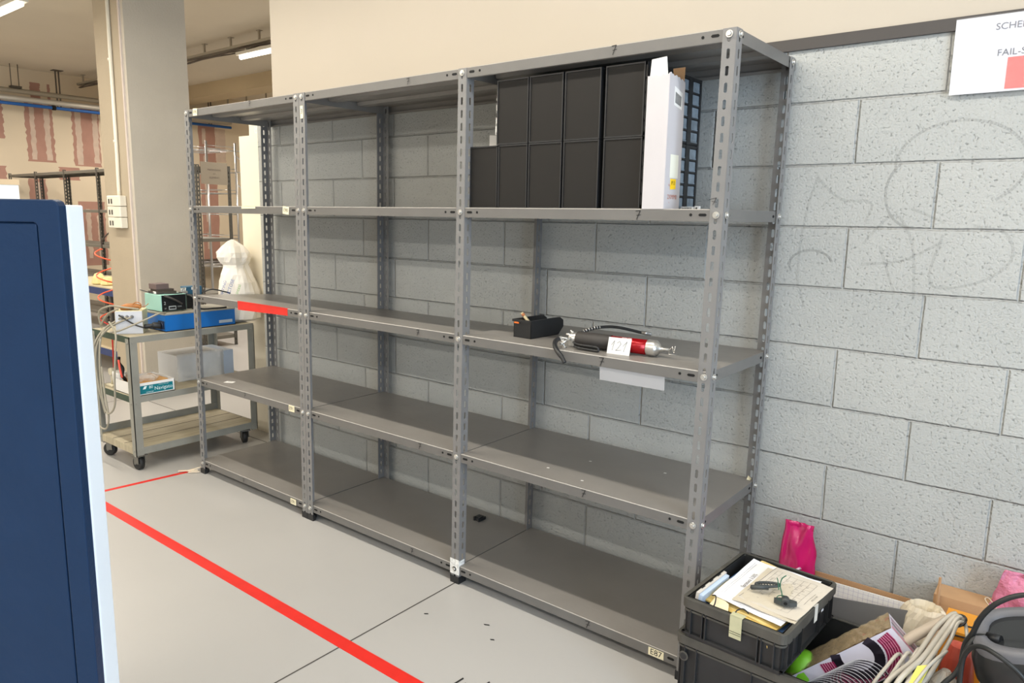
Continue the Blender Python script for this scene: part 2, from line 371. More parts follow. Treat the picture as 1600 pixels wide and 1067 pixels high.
# floor marking tape
tape = MB(); tape.slab((-0.14, -.60, .0012), (4.2, -.60, .0012), (4.2, -.548, .0012), (-0.14, -.548, .0012), .001)
tag(tape.build('floor_tape', redtape), 'wide red tape line along the floor in front of the grey racks', 'floor tape')
tape = MB(); tape.slab((-0.135, -.515, .0012), (-0.108, -.515, .0012), (-0.052, -.03, .0012), (-0.08, -.03, .0012), .001)
tag(tape.build('floor_tape', redtape), 'short narrow red tape line on the floor running to the left rack foot', 'floor tape')

# ------------------------------------------------------------------ column, with conduit and sockets
cl = MB(); cl.box((-2.345, .592, 0), (-1.87, 1.07, CEIL), 0)
cl.box((-2.350, .586, 0), (-1.93, .592, CEIL), 1)
cl.box((-1.93, .58, 0), (-1.91, .592, CEIL), 2)
for a, b_, c_, d_ in ((.70, .705, .0, 3.4), (.86, .863, .5, 3.5)): cl.box((-1.871, a, c_), (-1.8695, b_, d_), 0)
struct('trim_3', cl, [concrete, columncream, mat('pinkish_render', (204, 192, 184), .8, var=.06, vscale=20)])
t = thing('wall_outlet', 'stack of three cream double sockets on the column under its conduit', 'socket', (-2.1, .586, 1.35))
ivory = mat('ivory_plastic', (232, 226, 210), .4)
for k in range(3):
    z = .002+k*.084
    o = MB().rbox((-.115, -.055, z), (.105, 0, z+.08), .008).build('socket_box', ivory, t)
    s_ = MB(); s_.box((-.105, -.0565, z+.008), (-.01, -.055, z+.072), 1)
    for dx in (-.083, -.04): s_.box((dx, -.058, z+.018), (dx+.022, -.0565, z+.055), 0)
    s_.build('socket_insert', [mat('socket_grey', (70, 68, 64), .5), ivory], t)
cd = MB(); cd.tube([(-2.085, .572, 1.60), (-2.085, .572, 1.64), (-2.075, .572, 1.9), (-2.06, .572, 3.56)], .0135, 12)
for z in (2.0, 2.6, 3.2): cd.cyl((-2.08, .572, z), (-2.08, .572, z+.02), .017)
tag(cd.build('conduit_pipe', ivory), 'thin cream conduit pipe running up the column', 'pipe')

# ------------------------------------------------------------------ slotted angle racks
PITCH_S, SL, SWD, FLG = .0455, .028, .010, .04
def flange(mb, H, along, corner=(0, 0), lean=0.0, first=.012):
    """slotted strip from the corner, `along` is +-x or +-y unit, height H"""
    ax, ay = along; cx, cy = corner
    n = int(H/PITCH_S); z = 0
    def P(u, zz): return (cx+ax*u+lean*zz, cy+ay*u, zz)
    oval = []
    for k in range(8):
        a = 2*PI*(k+.5)/8; oval.append((SWD/2*math.cos(a)*1.05, (SL/2-SWD/2)*(1 if math.sin(a) > 0 else -1)+SWD/2*math.sin(a)))
    um = FLG*.52
    for i in range(n):
        z0 = i*H/n; z1 = (i+1)*H/n; zm = (z0+z1)/2
        h = [P(um+x, zm+y) for x, y in oval]
        o = [P(FLG, zm+(z1-zm)*.45), P(FLG, z1), P(0, z1), P(0, zm+(z1-zm)*.45), P(0, zm-(z1-zm)*.45), P(0, z0), P(FLG, z0), P(FLG, zm-(z1-zm)*.45)]
        vs = h+o
        mb.add(vs, [(k, (k+1) % 8, 8+(k+1) % 8, 8+k) for k in range(8)])
LEAN = .0126
def post(parent, x, y, sx, sy, H, mats, lean=LEAN, foot=True, mesh_cache={}):
    key = (sx, sy, H, lean)
    if key not in mesh_cache:
        mb = MB(); flange(mb, H, (sx, 0), lean=lean); flange(mb, H, (0, sy), lean=lean)
        o = mb.build('post', mats, parent, solid=.0022); mesh_cache[key] = o
    else:
        o = mesh_cache[key].copy(); COL.objects.link(o); o.parent = parent
    o.location = (x, y, 0)
    if foot:
        f = MB(); f.prism([(-.003*sx, -.003*sy), (.043*sx, -.003*sy), (.043*sx, .012*sy), (.012*sx, .043*sy), (-.003*sx, .043*sy)], 0, .03)
        f.build('foot_cap', blackp, o)
    return o
lip_shade = mat('shaded_lip_grey', (106, 104, 101), .42, var=.08, vscale=9)  # shelf grey darkened for the lips, their shade put into the colour
def bolt(parent, p, nrm):
    n = Vector(nrm); p = Vector(p)
    b = MB(); b.cyl(p+n*.001, p+n*.004, .0105, n=12); b.cyl(p+n*.004, p+n*.009, .0075, .006, n=6)
    return b.build('bolt', zinc, parent)
def shelf(parent, x0, x1, y0, y1, zf, zb, mats, slots=True, left_gap=0, lip=.035):
    """pressed steel shelf: top, four lips with returns, hat ribs below"""
    d = y1-y0; tl = zb-zf
    def Z(y): return zf+tl*(y-y0)/d
    mb = MB()
    def q(a, b, c, e, mi=0): mb.quad(*[(p[0], p[1], p[2]+Z(p[1])) for p in (a, b, c, e)], mi)
    e_ = .0022
    q((x0, y0+e_, 0), (x1, y0+e_, 0), (x1, y1, 0), (x0, y1, 0)); q((x0, y0+e_, 0), (x0, y0, -e_), (x1, y0, -e_), (x1, y0+e_, 0), 1)
    q((x0, y0, -e_), (x0, y0, -lip), (x1, y0, -lip), (x1, y0, -e_), 2); q((x0, y1, 0), (x1, y1, 0), (x1, y1, -lip), (x0, y1, -lip))
    q((x0, y0, 0), (x0, y1, 0), (x0, y1, -lip), (x0, y0, -lip)); q((x1, y0, 0), (x1, y0, -lip), (x1, y1, -lip), (x1, y1, 0), 2)
    q((x0, y0, -lip), (x0, y0+.012, -lip), (x1, y0+.012, -lip), (x1, y0, -lip)); q((x0, y1-.012, -lip), (x0, y1, -lip), (x1, y1, -lip), (x1, y1-.012, -lip))
    q((x0, y0+.012, -lip), (x0, y0+.012, -lip+.008), (x1, y0+.012, -lip+.008), (x1, y0+.012, -lip)); q((x0, y1-.012, -lip), (x1, y1-.012, -lip), (x1, y1-.012, -lip+.008), (x0, y1-.012, -lip+.008))
    for yc in (y0+d*.34, y0+d*.67):
        a, b = yc-.025, yc+.025
        q((x0+.01, a-.006, -.001), (x0+.01, a, -.016), (x1-.01, a, -.016), (x1-.01, a-.006, -.001)); q((x0+.01, a, -.016), (x0+.01, b, -.016), (x1-.01, b, -.016), (x1-.01, a, -.016)); q((x0+.01, b, -.016), (x0+.01, b+.006, -.001), (x1-.01, b+.006, -.001), (x1-.01, b, -.016))
    if slots:
        h = mb
        for (xa, s) in ((x0, 1), (x1, -1)):
            for yy, nn in ((y0, -1),):
                zc = Z(yy)-.0165; a = xa+s*(.045+left_gap*(s > 0)); b = a+s*.026
                lo, hi = min(a, b), max(a, b)
                pts = [(lo+.004, yy+nn*.0012, zc-.004), (hi-.004, yy+nn*.0012, zc-.004), (hi, yy+nn*.0012, zc), (hi-.004, yy+nn*.0012, zc+.004), (lo+.004, yy+nn*.0012, zc+.004), (lo, yy+nn*.0012, zc)]
                h.add(pts, [range(6)], 3)
                c = a+s*.05; h.add([(c+.0045*math.cos(2*PI*k/8), yy+nn*.0012, zc+.0045*math.sin(2*PI*k/8)) for k in range(8)], [range(8)], 3)
        # slots in the end lips
        for k in (.05, d-.06):
            yc = y0+k; zc = Z(yc)-.0165
            h.add([(x1+.0012, yc+.008*math.cos(2*PI*j/8), zc+.0045*math.sin(2*PI*j/8)) for j in range(8)], [range(8)], 3)
    return mb.build('shelf', [mats, mat('fold_highlight', (160, 156, 150), .38), lip_shade if slots else mats, hole], parent, solid=.0014)  # paler fold colour is a painted highlight along the front edge
HP = 2.016; DEP = .5
HS = [2.0, 1.5006, 1.0173, .5403, .0625]           # bolt heights of the five levels
TILT = [0, 0, -.033, 0, 0]
def seven(parent, x, z, y=0, s=.011):
    mb = MB(); mb.ribbon([(x-s*.6, y, z+s*.9), (x+s*.55, y, z+s), (x+s*.1, y, z), (x-s*.3, y, z-s*1.0)], .0024, (0, -1, 0), lift=.0016); mb.ribbon([(x-s*.35, y, z-s*.05), (x+s*.7, y, z+s*.05)], .002, (0, -1, 0), lift=.0016)
    mb.build('marker_number', ink, parent)
def lip_label(parent, x, z, w, h, s, y=-.0016, rot=0, ts=None):
    M = Matrix.Rotation(rot, 4, 'Y')
    mb = MB(); c = Vector((x, y, z))
    pts = [c+M@Vector((dx*w/2, 0, dz*h/2)) for dx, dz in ((-1, -1), (1, -1), (1, 1), (-1, 1))]
    mb.slab(*pts, .0006, 0)
    mb.text(s, ts or h*.8, c+Vector((0, 0, 0)), M@Vector((1, 0, 0)), M@Vector((0, 0, 1)), 1, lift=.0004)
    mb.build('shelf_label', [labelm, ink], parent)
def lx(z): return LEAN*z

rackA = thing('shelving_rack', 'grey slotted steel rack, single bay at the left end with the red tape', 'shelving rack')
rackB = thing('shelving_rack', 'grey slotted steel rack of two bays holding the black drawer cabinets', 'shelving rack')
pA = [post(rackA, 0, 0, 1, 1, HP, rack), post(rackA, .999, 0, -1, 1, HP, rack), post(rackA, 0, DEP, 1, -1, HP, rack), post(rackA, .999, DEP, -1, -1, HP, rack)]
pB = [post(rackB, 1.001, 0, 1, 1, HP, rack), post(rackB, 2.0, 0, -1, 1, HP, rack), post(rackB, 3.0, 0, -1, 1, HP, rack),
      post(rackB, 1.001, DEP, 1, -1, HP, rack), post(rackB, 2.0, DEP, -1, -1, HP, rack), post(rackB, 3.0, DEP, -1, -1, HP, rack)]
shA, shB, shC = [], [], []
for k, h in enumerate(HS):
    zt = h+.0165; t_ = TILT[k]; o = lx(h)
    DB = DEP+.026 if k == 0 else DEP-.003  # top shelf deepened at the back to block light leaking down the wall
    shA.append(shelf(rackA, .003+o, .996+o, .0025, DB, zt, zt+t_, shelfm))
    shB.append(shelf(rackB, 1.004+o, 1.997+o, .0025, DB, zt, zt+t_, shelfm))
    shC.append(shelf(rackB, 2.0025+o, 2.996+o, .0005, DB, zt, zt, shelfm, left_gap=-.035))
    for po, bx in ((pA[0], .02), (pA[1], .979)): bolt(po, (bx+o-po.location.x, 0, h), (0, -1, 0))
    for po, bx in ((pB[0], 1.021), (pB[1], 1.98), (pB[2], 2.98)): bolt(po, (bx+o-po.location.x, 0, h), (0, -1, 0))
    bolt(pB[2], (o, .02, h), (1, 0, 0)); bolt(pB[5], (o, -.02, h+t_*0), (1, 0, 0))
for sh_, x, z in ((shC[0], 2.636, 2.002), (shC[1], 2.745, 1.498), (shC[2], 2.634, 1.016), (shC[3], 2.582, .541), (shC[4], 2.618, .06),
                  (shB[0], 1.723, 1.998), (shB[2], 1.771, 1.017), (shB[3], 1.78, .540), (shB[4], 1.731, .060),
                  (shA[0], .638, 2.003), (shA[3], .489, .542), (shA[4], .44, .06)):
    seven(sh_, x, z, s=.0135 if sh_ in shC else .011)
lip_label(shA[0], .136, 2.0, .042, .036, 'E90', rot=.05, ts=.022); lip_label(shA[1], .902, 1.5, .048, .036, 'E90', rot=.1, ts=.022)
lip_label(shA[3], .896, .542, .046, .032, 'E91', ts=.024); lip_label(shA[4], .885, .058, .046, .030, 'E91', ts=.022)
lip_label(shC[4], 2.886, .060, .056, .028, 'E87', ts=.029)
lb = MB(); lb.slab((-.008, -.0026, 1.905), (.012, -.0026, 1.905), (.012, -.0026, 1.96), (-.008, -.0026, 1.96), .0006); lb.text('3', .03, (.002, -.0026, 1.935), (1, 0, 0), (0, 0, 1), 1)
o = lb.build('post_label', [labelm, ink], pB[0]); o.location = (.018+lx(1.93), 0, 0)
# handwritten 7 on the right post
hw = MB(); q_ = .012; cx_ = 2.968+lx(1.52); hw.ribbon([(cx_-q_, 0, 1.545), (cx_+q_*.8, 0, 1.55), (cx_, 0, 1.53)], .0016, (0, -1, 0), lift=.0022); hw.ribbon([(cx_-.004, 0, 1.54), (cx_+.012, 0, 1.538)], .0014, (0, -1, 0), lift=.0022)
o = hw.build('marker_number', ink, pB[2]); o.location = (-3.0, 0, 0)
# red tape wrapped over the third shelf's lip, pale tape on the second
rt_ = MB(); rt_.slab((.455, .0008, .990), (.885, .0008, 1.0), (.885, .0008, 1.036), (.455, .0008, 1.036), .0012); rt_.slab((.455, -.0004, 1.0345), (.885, -.0004, 1.0352), (.885, .012, 1.0345), (.455, .014, 1.0345), .0008)
tag(rt_.build('shelf_tape', redtape), 'strip of red tape along the front edge of a grey shelf in the left bay', 'tape')
rt_ = MB(); rt_.slab((.53, -.0002, 1.505), (.65, -.0002, 1.507), (.65, -.0002, 1.5175), (.53, -.0002, 1.5175), .001); rt_.slab((.53, -.001, 1.5183), (.65, -.001, 1.5183), (.64, .02, 1.5183), (.54, .025, 1.5183), .0006)
tag(rt_.build('shelf_tape', labelm), 'scrap of pale yellow tape on the edge of the left bay second shelf', 'tape')
# transparent tape at middle front foot
tf = MB(); tf.box((1.957, -.004, .04), (2.006, -.0025, .105)); tf.box((2.0035, -.003, .045), (2.005, .03, .1))
tf.build('clear_tape', mat('clear_tape', (225, 225, 222), .15, spec=.8, var=.3, vscale=90), pB[1], label='crumpled clear tape').location = (-2.0, 0, 0)

# ------------------------------------------------------------------ black drawer cabinets on the second shelf
ZS = 1.5006+.0165
panel = mat('black_cabinet_panel', (33, 31, 29), .6, spec=.25, var=.08, vscale=5)
clearp = mat('smoky_clear_drawer', (120, 132, 142), .18, var=.3, vscale=25, spec=.7)
def cabinet_parts(t, w=.139, d=.40, h=.222, fronts=False):
    b = MB(); b.box((0, 0, 0), (w, d, h), 0)
    r = .0045
    for a in ((0, w, 0, r), (0, w, h-r, h), (0, r, r, h-r), (w-r, w, r, h-r)): b.box((a[0], -.004, a[2]), (a[1], 0, a[3]), 0)
    b.build('cabinet_body', blackp, t)
    p = MB(); p.box((r, -.0012, r), (w-r, 0, h-r)); p.build('side_panel', panel, t)
    if fronts:
        fr = MB(); x = w
        NC = 4; cw = d/NC
        for i in range(NC): fr.box((x, i*cw, 0), (x+.006, i*cw+.030, h))
        fr.box((x, d-.012, 0), (x+.006, d, h))
        for i in range(6): fr.box((x, 0, max(0, i*(h-.012)/5+.002)), (x+.005, d, min(h, i*(h-.012)/5+.0075+(.006 if i in (0, 5) else 0))))
        fr.build('front_frame', blackp, t)
        for i in range(NC):
            for j in range(5):
                y0 = i*cw+.031; y1 = (i+1)*cw-(.013 if i == NC-1 else .001); z0 = .008+j*(h-.012)/5
                o = MB().box((x-.004, y0, z0), (x+.003, y1, z0+.034)).build('drawer', clearp, t)
                MB().box((x+.003, y0+.002, z0+.001), (x+.0055, y1-.002, z0+.004)).build('drawer_lip', clearp, o)
xs = [2.148, 2.292, 2.438, 2.594]
def cab(x, z, label, fronts=False, y=.03):
    t = thing('drawer_cabinet', label, 'drawer cabinet', (x, y, z), 0, 'black drawer cabinets standing on the second shelf'); cabinet_parts(t, fronts=fronts); return t
ords = ['first', 'second', 'third']
protos = cab(2.003+lx(1.5), ZS, 'short black drawer cabinet standing alone against the middle front post')
for i, x in enumerate(xs):
    for j in range(2):
        fr = (i == 3)
        lab = ('black drawer cabinet with clear drawers, %s one beside the white carton' % ('upper' if j else 'lower')) if fr else \
              ('black drawer cabinet with blank side, %s row, %s from the left of its tight block' % ('upper' if j else 'lower', ords[i]))
        cab(x, ZS+j*.2235, lab, fr)
# white paper scrap on the low cabinet and white hangers beside the upper one
o = MB().slab((2.02, .14, ZS+.2225), (2.062, .15, ZS+.2225), (2.062, .15, ZS+.272), (2.02, .14, ZS+.275), .0015)
tag(o.build('paper_card', white), 'small white card standing on the short black drawer cabinet', 'card')
hk = MB()
for k, z in enumerate((1.90, 1.855, 1.81, 1.78)): hk.box((2.128-.002*k, .05, z), (2.146, .056, z+.03)); hk.cyl((2.131, .05, z+.004), (2.131, .058, z+.004), .006)
tag(hk.build('plastic_bracket', white), 'white plastic bracket strip beside the upper left black cabinet', 'bracket')
# tall white carton
t = thing('tall_carton', 'tall narrow white carton with torn top and yellow sticker beside black cabinets', 'carton', (2.757, -.0, ZS))
def carton():
    w, d, h = .072, .105, .395
    b = MB(); rnd = random.Random(3)
    top_f = [(x, 0, h+rnd.uniform(-.004, .003)) for x in [i*w/10 for i in range(11)]]
    top_r = [(w, y, h+.004-.012*(y/d)+rnd.uniform(-.006, .005)) for y in [i*d/14 for i in range(15)]]
    for i in range(10): b.quad((i*w/10, 0, 0), ((i+1)*w/10, 0, 0), top_f[i+1], top_f[i])
    for i in range(14): b.quad((w, i*d/14, 0), (w, (i+1)*d/14, 0), top_r[i+1], top_r[i])
    b.quad((0, 0, 0), (0, 0, h), (0, d, h), (0, d, 0)); b.quad((0, d, 0), (0, d, h-.01), (w, d, h-.008), (w, d, 0)); b.quad((0, 0, .001), (w, 0, .001), (w, d, .001), (0, d, .001))
    b.build('carton_body', mat('white_carton', (192, 188, 190), .65, var=.03, vscale=8), t, solid=.002)
    f = MB(); f.slab((.004, .004, h-.01), (.064, .004, h-.006), (.060, -.002, h+.05), (.012, -.002, h+.046), .002); f.build('top_flap', white, t)
    f = MB(); f.slab((.035, d-.002, h-.02), (.07, d-.006, h-.02), (.07, d, h+.035), (.03, d, h+.035), .002); f.build('back_flap', card, t, label='brown cardboard flap')
    l = MB(); x = w+.0016
    l.slab((x, .035, h-.085), (x, .088, h-.095), (x, .088, h-.045), (x, .035, h-.03), .0004, 0)
    for i in range(9): l.slab((x+.0006, .041+i*.0046, h-.078-i*.0009), (x+.0006, .0432+i*.0046, h-.0784-i*.0009), (x+.0006, .0432+i*.0046, h-.047-i*.0012), (x+.0006, .041+i*.0046, h-.046-i*.0012), .0003, 1)
    l.build('barcode_label', [white, ink], t)
    l = MB(); l.slab((x, .036, .06), (x, .074, .062), (x, .074, .092), (x, .036, .092), .0004, 0); l.text('P13', .016, (x+.0002, .055, .079), (0, 1, 0), (0, 0, 1), 1)
    l.build('sticker', [mat('yellow_sticker', (250, 205, 10), .5), ink], t, label='yellow sticker')
    l = MB(); l.text('2XMM0', .02, (x, .052, .037), (0, 1, 0), (0, 0, 1), 0); l.text('Mo', .01, (x, .030, .072), (0, 1, 0), (0, 0, 1), 0); l.text('= -', .01, (x, .034, .02), (0, 1, 0), (0, 0, 1), 0)
    l.build('printed_text', mat('rust_print', (196, 130, 110), .6), t)
    l = MB(); l.slab((x-.0004, .030, .095), (x-.0004, .085, .095), (x-.0004, .085, .165), (x-.0004, .03, .165), .0003); l.build('pale_label', mat('pale_cream_label', (232, 230, 214), .6), t)
carton()
o = MB(); o.box((2.79, .205, ZS), (2.835, .225, ZS+.011), 0); o.box((2.838, .205, ZS), (2.852, .22, ZS+.013), 0)
for k in range(6): o.box((2.794+k*.006, .2045, ZS+.003), (2.797+k*.006, .205, ZS+.008), 1)
o.cyl((2.845, .2045, ZS+.006), (2.845, .204, ZS+.006), .003, mi=1)
tag(o.build('label_strip', [white, ink]), 'tiny white plastic strip lying on the shelf right of the carton', 'strip')

# ------------------------------------------------------------------ third shelf of the right bay: bin, grease gun, notes
Z3 = 1.0173+.0165+.0008
t = thing('parts_bin', 'small open black plastic bin on the third shelf with a stick in it', 'bin', (2.262, .105, Z3), math.radians(-3))
b = MB(); w, d, h = .085, .19, .068; th = .003
prof = [(0, 0), (d, 0), (d+.012, .028), (d+.008, .042), (d-.03, h), (0, h)]
for x in (-w, -th): b.prism([(0, 0), (d-.02, 0), (d+.012, .03), (d+.01, .055), (d-.012, h), (0, h)], 0, th, M=Matrix.Translation((x, 0, 0))@Matrix(((0, 0, 1, 0), (1, 0, 0, 0), (0, 1, 0, 0), (0, 0, 0, 1))))
b.box((-w, 0, 0), (0, d-.02, th)); b.box((-w, 0, 0), (0, th, h)); b.box((-w, d-.024, 0), (0, d-.02, .03)); b.box((-w-.004, -.005, h-.008), (.004, .003, h+.001)); b.box((-w-.004, 0, h-.004), (-w+.002, d-.02, h+.001)); b.box((-.002, 0, h-.004), (.004, d-.02, h+.001))
b.build('bin_body', blackp, t)
MB().box((-.078, -.006, h-.014), (-.055, -.0052, h-.008)).build('orange_mark', mat('orange_print', (220, 110, 40), .5), t)
o = MB(); o.cyl((2.176, .16, Z3+.088), (2.222, .175, Z3+.030), .0062, .0062, 10); o.cyl((2.1795, .161, Z3+.0835), (2.186, .163, Z3+.0755), .0065, mi=1)
tag(o.build('wooden_stick', [mat('pale_wood', (232, 212, 168), .6), mat('orange_ring', (210, 130, 80), .6)]), 'short pale round wooden stick leaning in the black parts bin', 'stick')

def grease_gun():
    ga = Vector((2.468, .09, Z3+.0285)); gb = Vector((2.80, .115, Z3+.0285)); ax = (gb-ga).normalized()
    t = thing('grease_gun', 'grease gun with black grip and red barrel lying on the third shelf', 'grease gun', (2.6, .1, Z3))
    T = Vector((2.6, .1, Z3))
    def at(u, dy=0, dz=0): return ga+ax*u+Vector((0, dy, dz))-T
    g = MB(); g.tube([at(.012), at(.014), at(.14), at(.1435)], [.026, .028, .0275, .0265], 24); g.build('grip_sleeve', mat('matt_black_rubber', (52, 49, 47), .6), t)
    g = MB(); g.cyl(at(.14), at(.279), .0255, n=24); g.build('barrel', mat('metallic_red', (160, 8, 18), .25, .35), t)
    g = MB(); g.text('emot', .017, at(.205, -.012, .0235), ax, (0, .75, .66), 0); g.build('barrel_lettering', white, t)
    g = MB(); g.tube([at(.277), at(.279), at(.305), at(.307), at(.317), at(.322), at(.333), at(.350)], [.0265, .0275, .0275, .0265, .018, .009, .0055, .005], 20)
    g.build('end_cap', zinc, t)
    g = MB(); g.tube([at(.345), at(.352), at(.362, 0, .012), at(.37, -.004, -.008), at(.374, -.004, .016)], .0014, 6); g.tube([at(.352), at(.36, -.02, -.01), at(.382, -.01, -.012)], .0014, 6); g.build('rod_clip', zinc, t)
    g = MB(); g.tube([at(-.016), at(-.014), at(.012), at(.013)], [.021, .0225, .0225, .02], 18); g.box(at(-.012, -.022, -.024), at(.010, -.004, -.008)); g.cyl(at(-.006, 0, .018), at(-.018, 0, .028), .004); g.cyl(at(-.012, -.006, .012), at(-.03, -.008, .014), .005); g.build('head', zinc, t)
    g = MB()
    J = [(2.437, .045, 1.068), (2.452, .03, 1.05), (2.458, .04, 1.038), (2.445, .05, 1.058), (2.463, .06, 1.066)]
    for j in J: g.cyl(Vector(j)-T+Vector((0, -.006, 0)), Vector(j)-T+Vector((0, .006, 0)), .0055, n=10)
    for a, c in ((0, 4), (1, 4), (0, 2), (1, 3)): g.cyl(Vector(J[a])-T, Vector(J[c])-T, .0035, n=8)
    g.build('linkage', zinc, t)
    g = MB(); pts = spline([(2.434, .045, 1.066), (2.430, .028, 1.060), (2.436, .012, 1.052), (2.452, -.008, 1.044), (2.476, -.026, 1.031), (2.497, -.032, 1.016), (2.510, -.035, 1.000)], 5)
    g.tube([p-T for p in pts], [.0075]*6+[.0085]*(len(pts)-12)+[.007]*6, 10); g.build('lever', blackp, t)
    g = MB(); pts = spline([(2.487, .05, 1.058), (2.52, .042, 1.053), (2.585, .040, 1.053), (2.595, .040, 1.046), (2.59, .040, 1.0405), (2.52, .042, 1.042), (2.492, .048, 1.044)], 5)
    g.tube([p-T for p in pts], .0042, 8); g.build('wire_handle', blackp, t)
    hp = spline([(2.472, .105, 1.075), (2.484, .12, 1.087), (2.508, .15, 1.098), (2.532, .18, 1.102), (2.56, .2, 1.103), (2.59, .22, 1.0985), (2.633, .26, 1.085), (2.64, .265, 1.0835)], 8)
    g = MB(); g.tube([p-T for p in hp], .0052, 10); ho = g.build('hose', rubber, t)
    g = MB()
    for i in range(8, 22, 2): g.cyl(hp[i]-T, hp[i].lerp(hp[i+1], .6)-T, .0068, n=10)
    g.build('hose_spring', zinc, ho)
    a, c = Vector((2.638, .264, 1.084))-T, Vector((2.668, .28, 1.0795))-T
    g = MB(); g.tube([a, a.lerp(c, .3), a.lerp(c, .31), a.lerp(c, .55), a.lerp(c, .56), a.lerp(c, .95), c], [.006, .006, .0078, .0078, .0062, .0075, .005], 12); g.build('coupler', steel, ho)
grease_gun()
n_ = MB(); a = Vector((2.618, .057, Z3)); c = Vector((2.700, .065, Z3)); upv = Vector((.004, .0065, .056)); n_.slab(a, c, c+upv, a+upv, .0006, 0)
ux = (c-a).normalized(); cc = (a+c+upv)/2; uz = upv.normalized(); nn = ux.cross(uz)
def st(pts): n_.ribbon([cc+ux*x+uz*z for x, z in pts], .0011, nn, 1, lift=.0006)
st([(-.028, .002), (-.018, .018), (-.021, 0), (-.023, -.016)]); st([(-.008, .010), (0, .017), (.006, .008), (-.002, -.006), (-.010, -.015), (.004, -.013), (.010, -.012)]); st([(.014, .001), (.027, .018), (.022, 0), (.019, -.017)])
tag(n_.build('paper_note', [white, mat('pencil', (60, 60, 64), .6)]), 'small white paper note handwritten 121 leaning against the grease gun', 'note')
n_ = MB().slab((2.627, .0035, .953), (2.863, .0035, .953), (2.862, .0035, 1.012), (2.624, .0035, 1.012), .0006)
tag(n_.build('hanging_label', mat('grey_paper', (158, 159, 162), .6)), 'blank white paper strip hanging below the third shelf edge', 'paper strip')
# small things lying about on the shelves
o = MB(); zc = HS[4]+.0175; o.box((1.745, .385, zc), (1.785, .43, zc+.014)); o.box((1.75, .38, zc), (1.757, .387, zc+.02)); o.box((1.775, .38, zc), (1.782, .387, zc+.018)); o.box((1.75, .39, zc+.014), (1.78, .42, zc+.018))
tag(o.build('plastic_clip', blackp, bevel=.001), 'small black plastic clip on the bottom shelf of the middle bay', 'clip')
o = MB(); zc = HS[3]+.0175; o.slab((.205, .045, zc+.0004), (.255, .068, zc+.0004), (.242, .098, zc+.0004), (.192, .076, zc+.0004), .0004, 0); o.text('V7', .018, (.222, .073, zc+.0006), (.9, .42, 0), (-.42, .9, 0), 1)
tag(o.build('paper_tag', [white, mat('grey_print', (130, 130, 130), .6)]), 'little white paper tag lying on the fourth shelf of the left bay', 'tag')
for i, (x, y, k) in enumerate(((2.44, .26, 0), (2.72, .33, 0), (2.36, .09, 1), (2.53, .06, 1))):
    zc = HS[3]+.0178
    o = MB().slab((x, y, zc+.0006), (x+.01, y+.003, zc+.0006), (x+.009, y+.008, zc+.0006), (x+.001, y+.006, zc+.0006), .0006)
    tag(o.build('paint_flake', white), ['tiny white flake on the dark middle of the fourth shelf', 'tiny white flake at the back right of the fourth shelf', 'tiny white flake near the front edge, left on the fourth shelf', 'tiny white flake on the front strip of the fourth shelf'][i], 'flake')
tp = MB(); c0 = Vector((2.98, .47, HS[3]+.0178)); tp.slab(c0, c0+Vector((.012, 0, 0)), c0+Vector((.014, .012, .003)), c0+Vector((0, .014, .012)), .001)
tag(tp.build('tape_scrap', labelm), 'yellowish scrap at the back right corner of the fourth shelf', 'scrap')
# splintered wood bits beside the left rack foot
for i, (a, c, lab) in enumerate((((-.10, -.085, .006), (-.015, -.012, .012), 'longest pale wood splinter on the floor by the left rack foot'), ((-.07, -.05, .004), (-.03, .02, .02), 'upright short pale wood splinter at the left rack foot'), ((-.045, -.055, .004), (0.0, -.012, .006), 'thin pale wood splinter nearest the left rack foot'))):
    o = MB(); a = Vector(a); c = Vector(c); n2 = (c-a).cross(Vector((0, 0, 1))).normalized()*.006
    o.add([a-n2, a+n2, c+n2*.6, c-n2*.3, a-n2+Vector((0, 0, .005)), a+n2+Vector((0, 0, .006)), c+n2*.5+Vector((0, 0, .004)), c-n2*.3+Vector((0, 0, .004))], [(0, 3, 2, 1), (4, 5, 6, 7), (0, 1, 5, 4), (1, 2, 6, 5), (2, 3, 7, 6), (3, 0, 4, 7)])
    tag(o.build('wood_splinter', mat('pale_splinter', (226, 210, 186), .7)), lab, 'splinter')

# ------------------------------------------------------------------ wall sign at the right
t = thing('wall_sign', 'white plastic-sleeved sheet with a red block fixed high on the block wall', 'sign', (3.477, YW-.0145, 1.862))
s_ = MB(); s_.slab((0, 0, 0), (.30, 0, 0), (.30, 0, .212), (-.001, 0, .211), .0012); s_.build('sheet', mat('sheet_white', (214, 215, 224), .4), t)
s_ = MB(); s_.text('SCHEDA', .026, (.098, -.0012, .178), (1, 0, 0), (0, 0, 1), align='LEFT'); s_.text('FAIL-SAFE', .026, (.108, -.0012, .106), (1, 0, 0), (0, 0, 1), align='LEFT')
s_.build('printed_text', mat('print_grey', (90, 92, 104), .6), t)
s_ = MB(); s_.slab((.136, -.0014, .006), (.28, -.0014, .006), (.28, -.0014, .094), (.136, -.0014, .092), .0004); s_.build('red_block', mat('red_print', (232, 84, 78), .5), t)
s_ = MB()
rnd = random.Random(5); n = 16
V_ = [[(i*.302/n-.001, -.0042-.0022*noise.noise(Vector((i*.7, j*.9, 3))), j*.214/10-.001) for i in range(n+1)] for j in range(11)]
s_.add([p for r in V_ for p in r], [(j*(n+1)+i, j*(n+1)+i+1, (j+1)*(n+1)+i+1, (j+1)*(n+1)+i) for j in range(10) for i in range(n)], 0, True)
film = mat('clear_film', (250, 250, 250), .12, alpha=.12, spec=.9)
s_.build('plastic_sleeve', film, t)

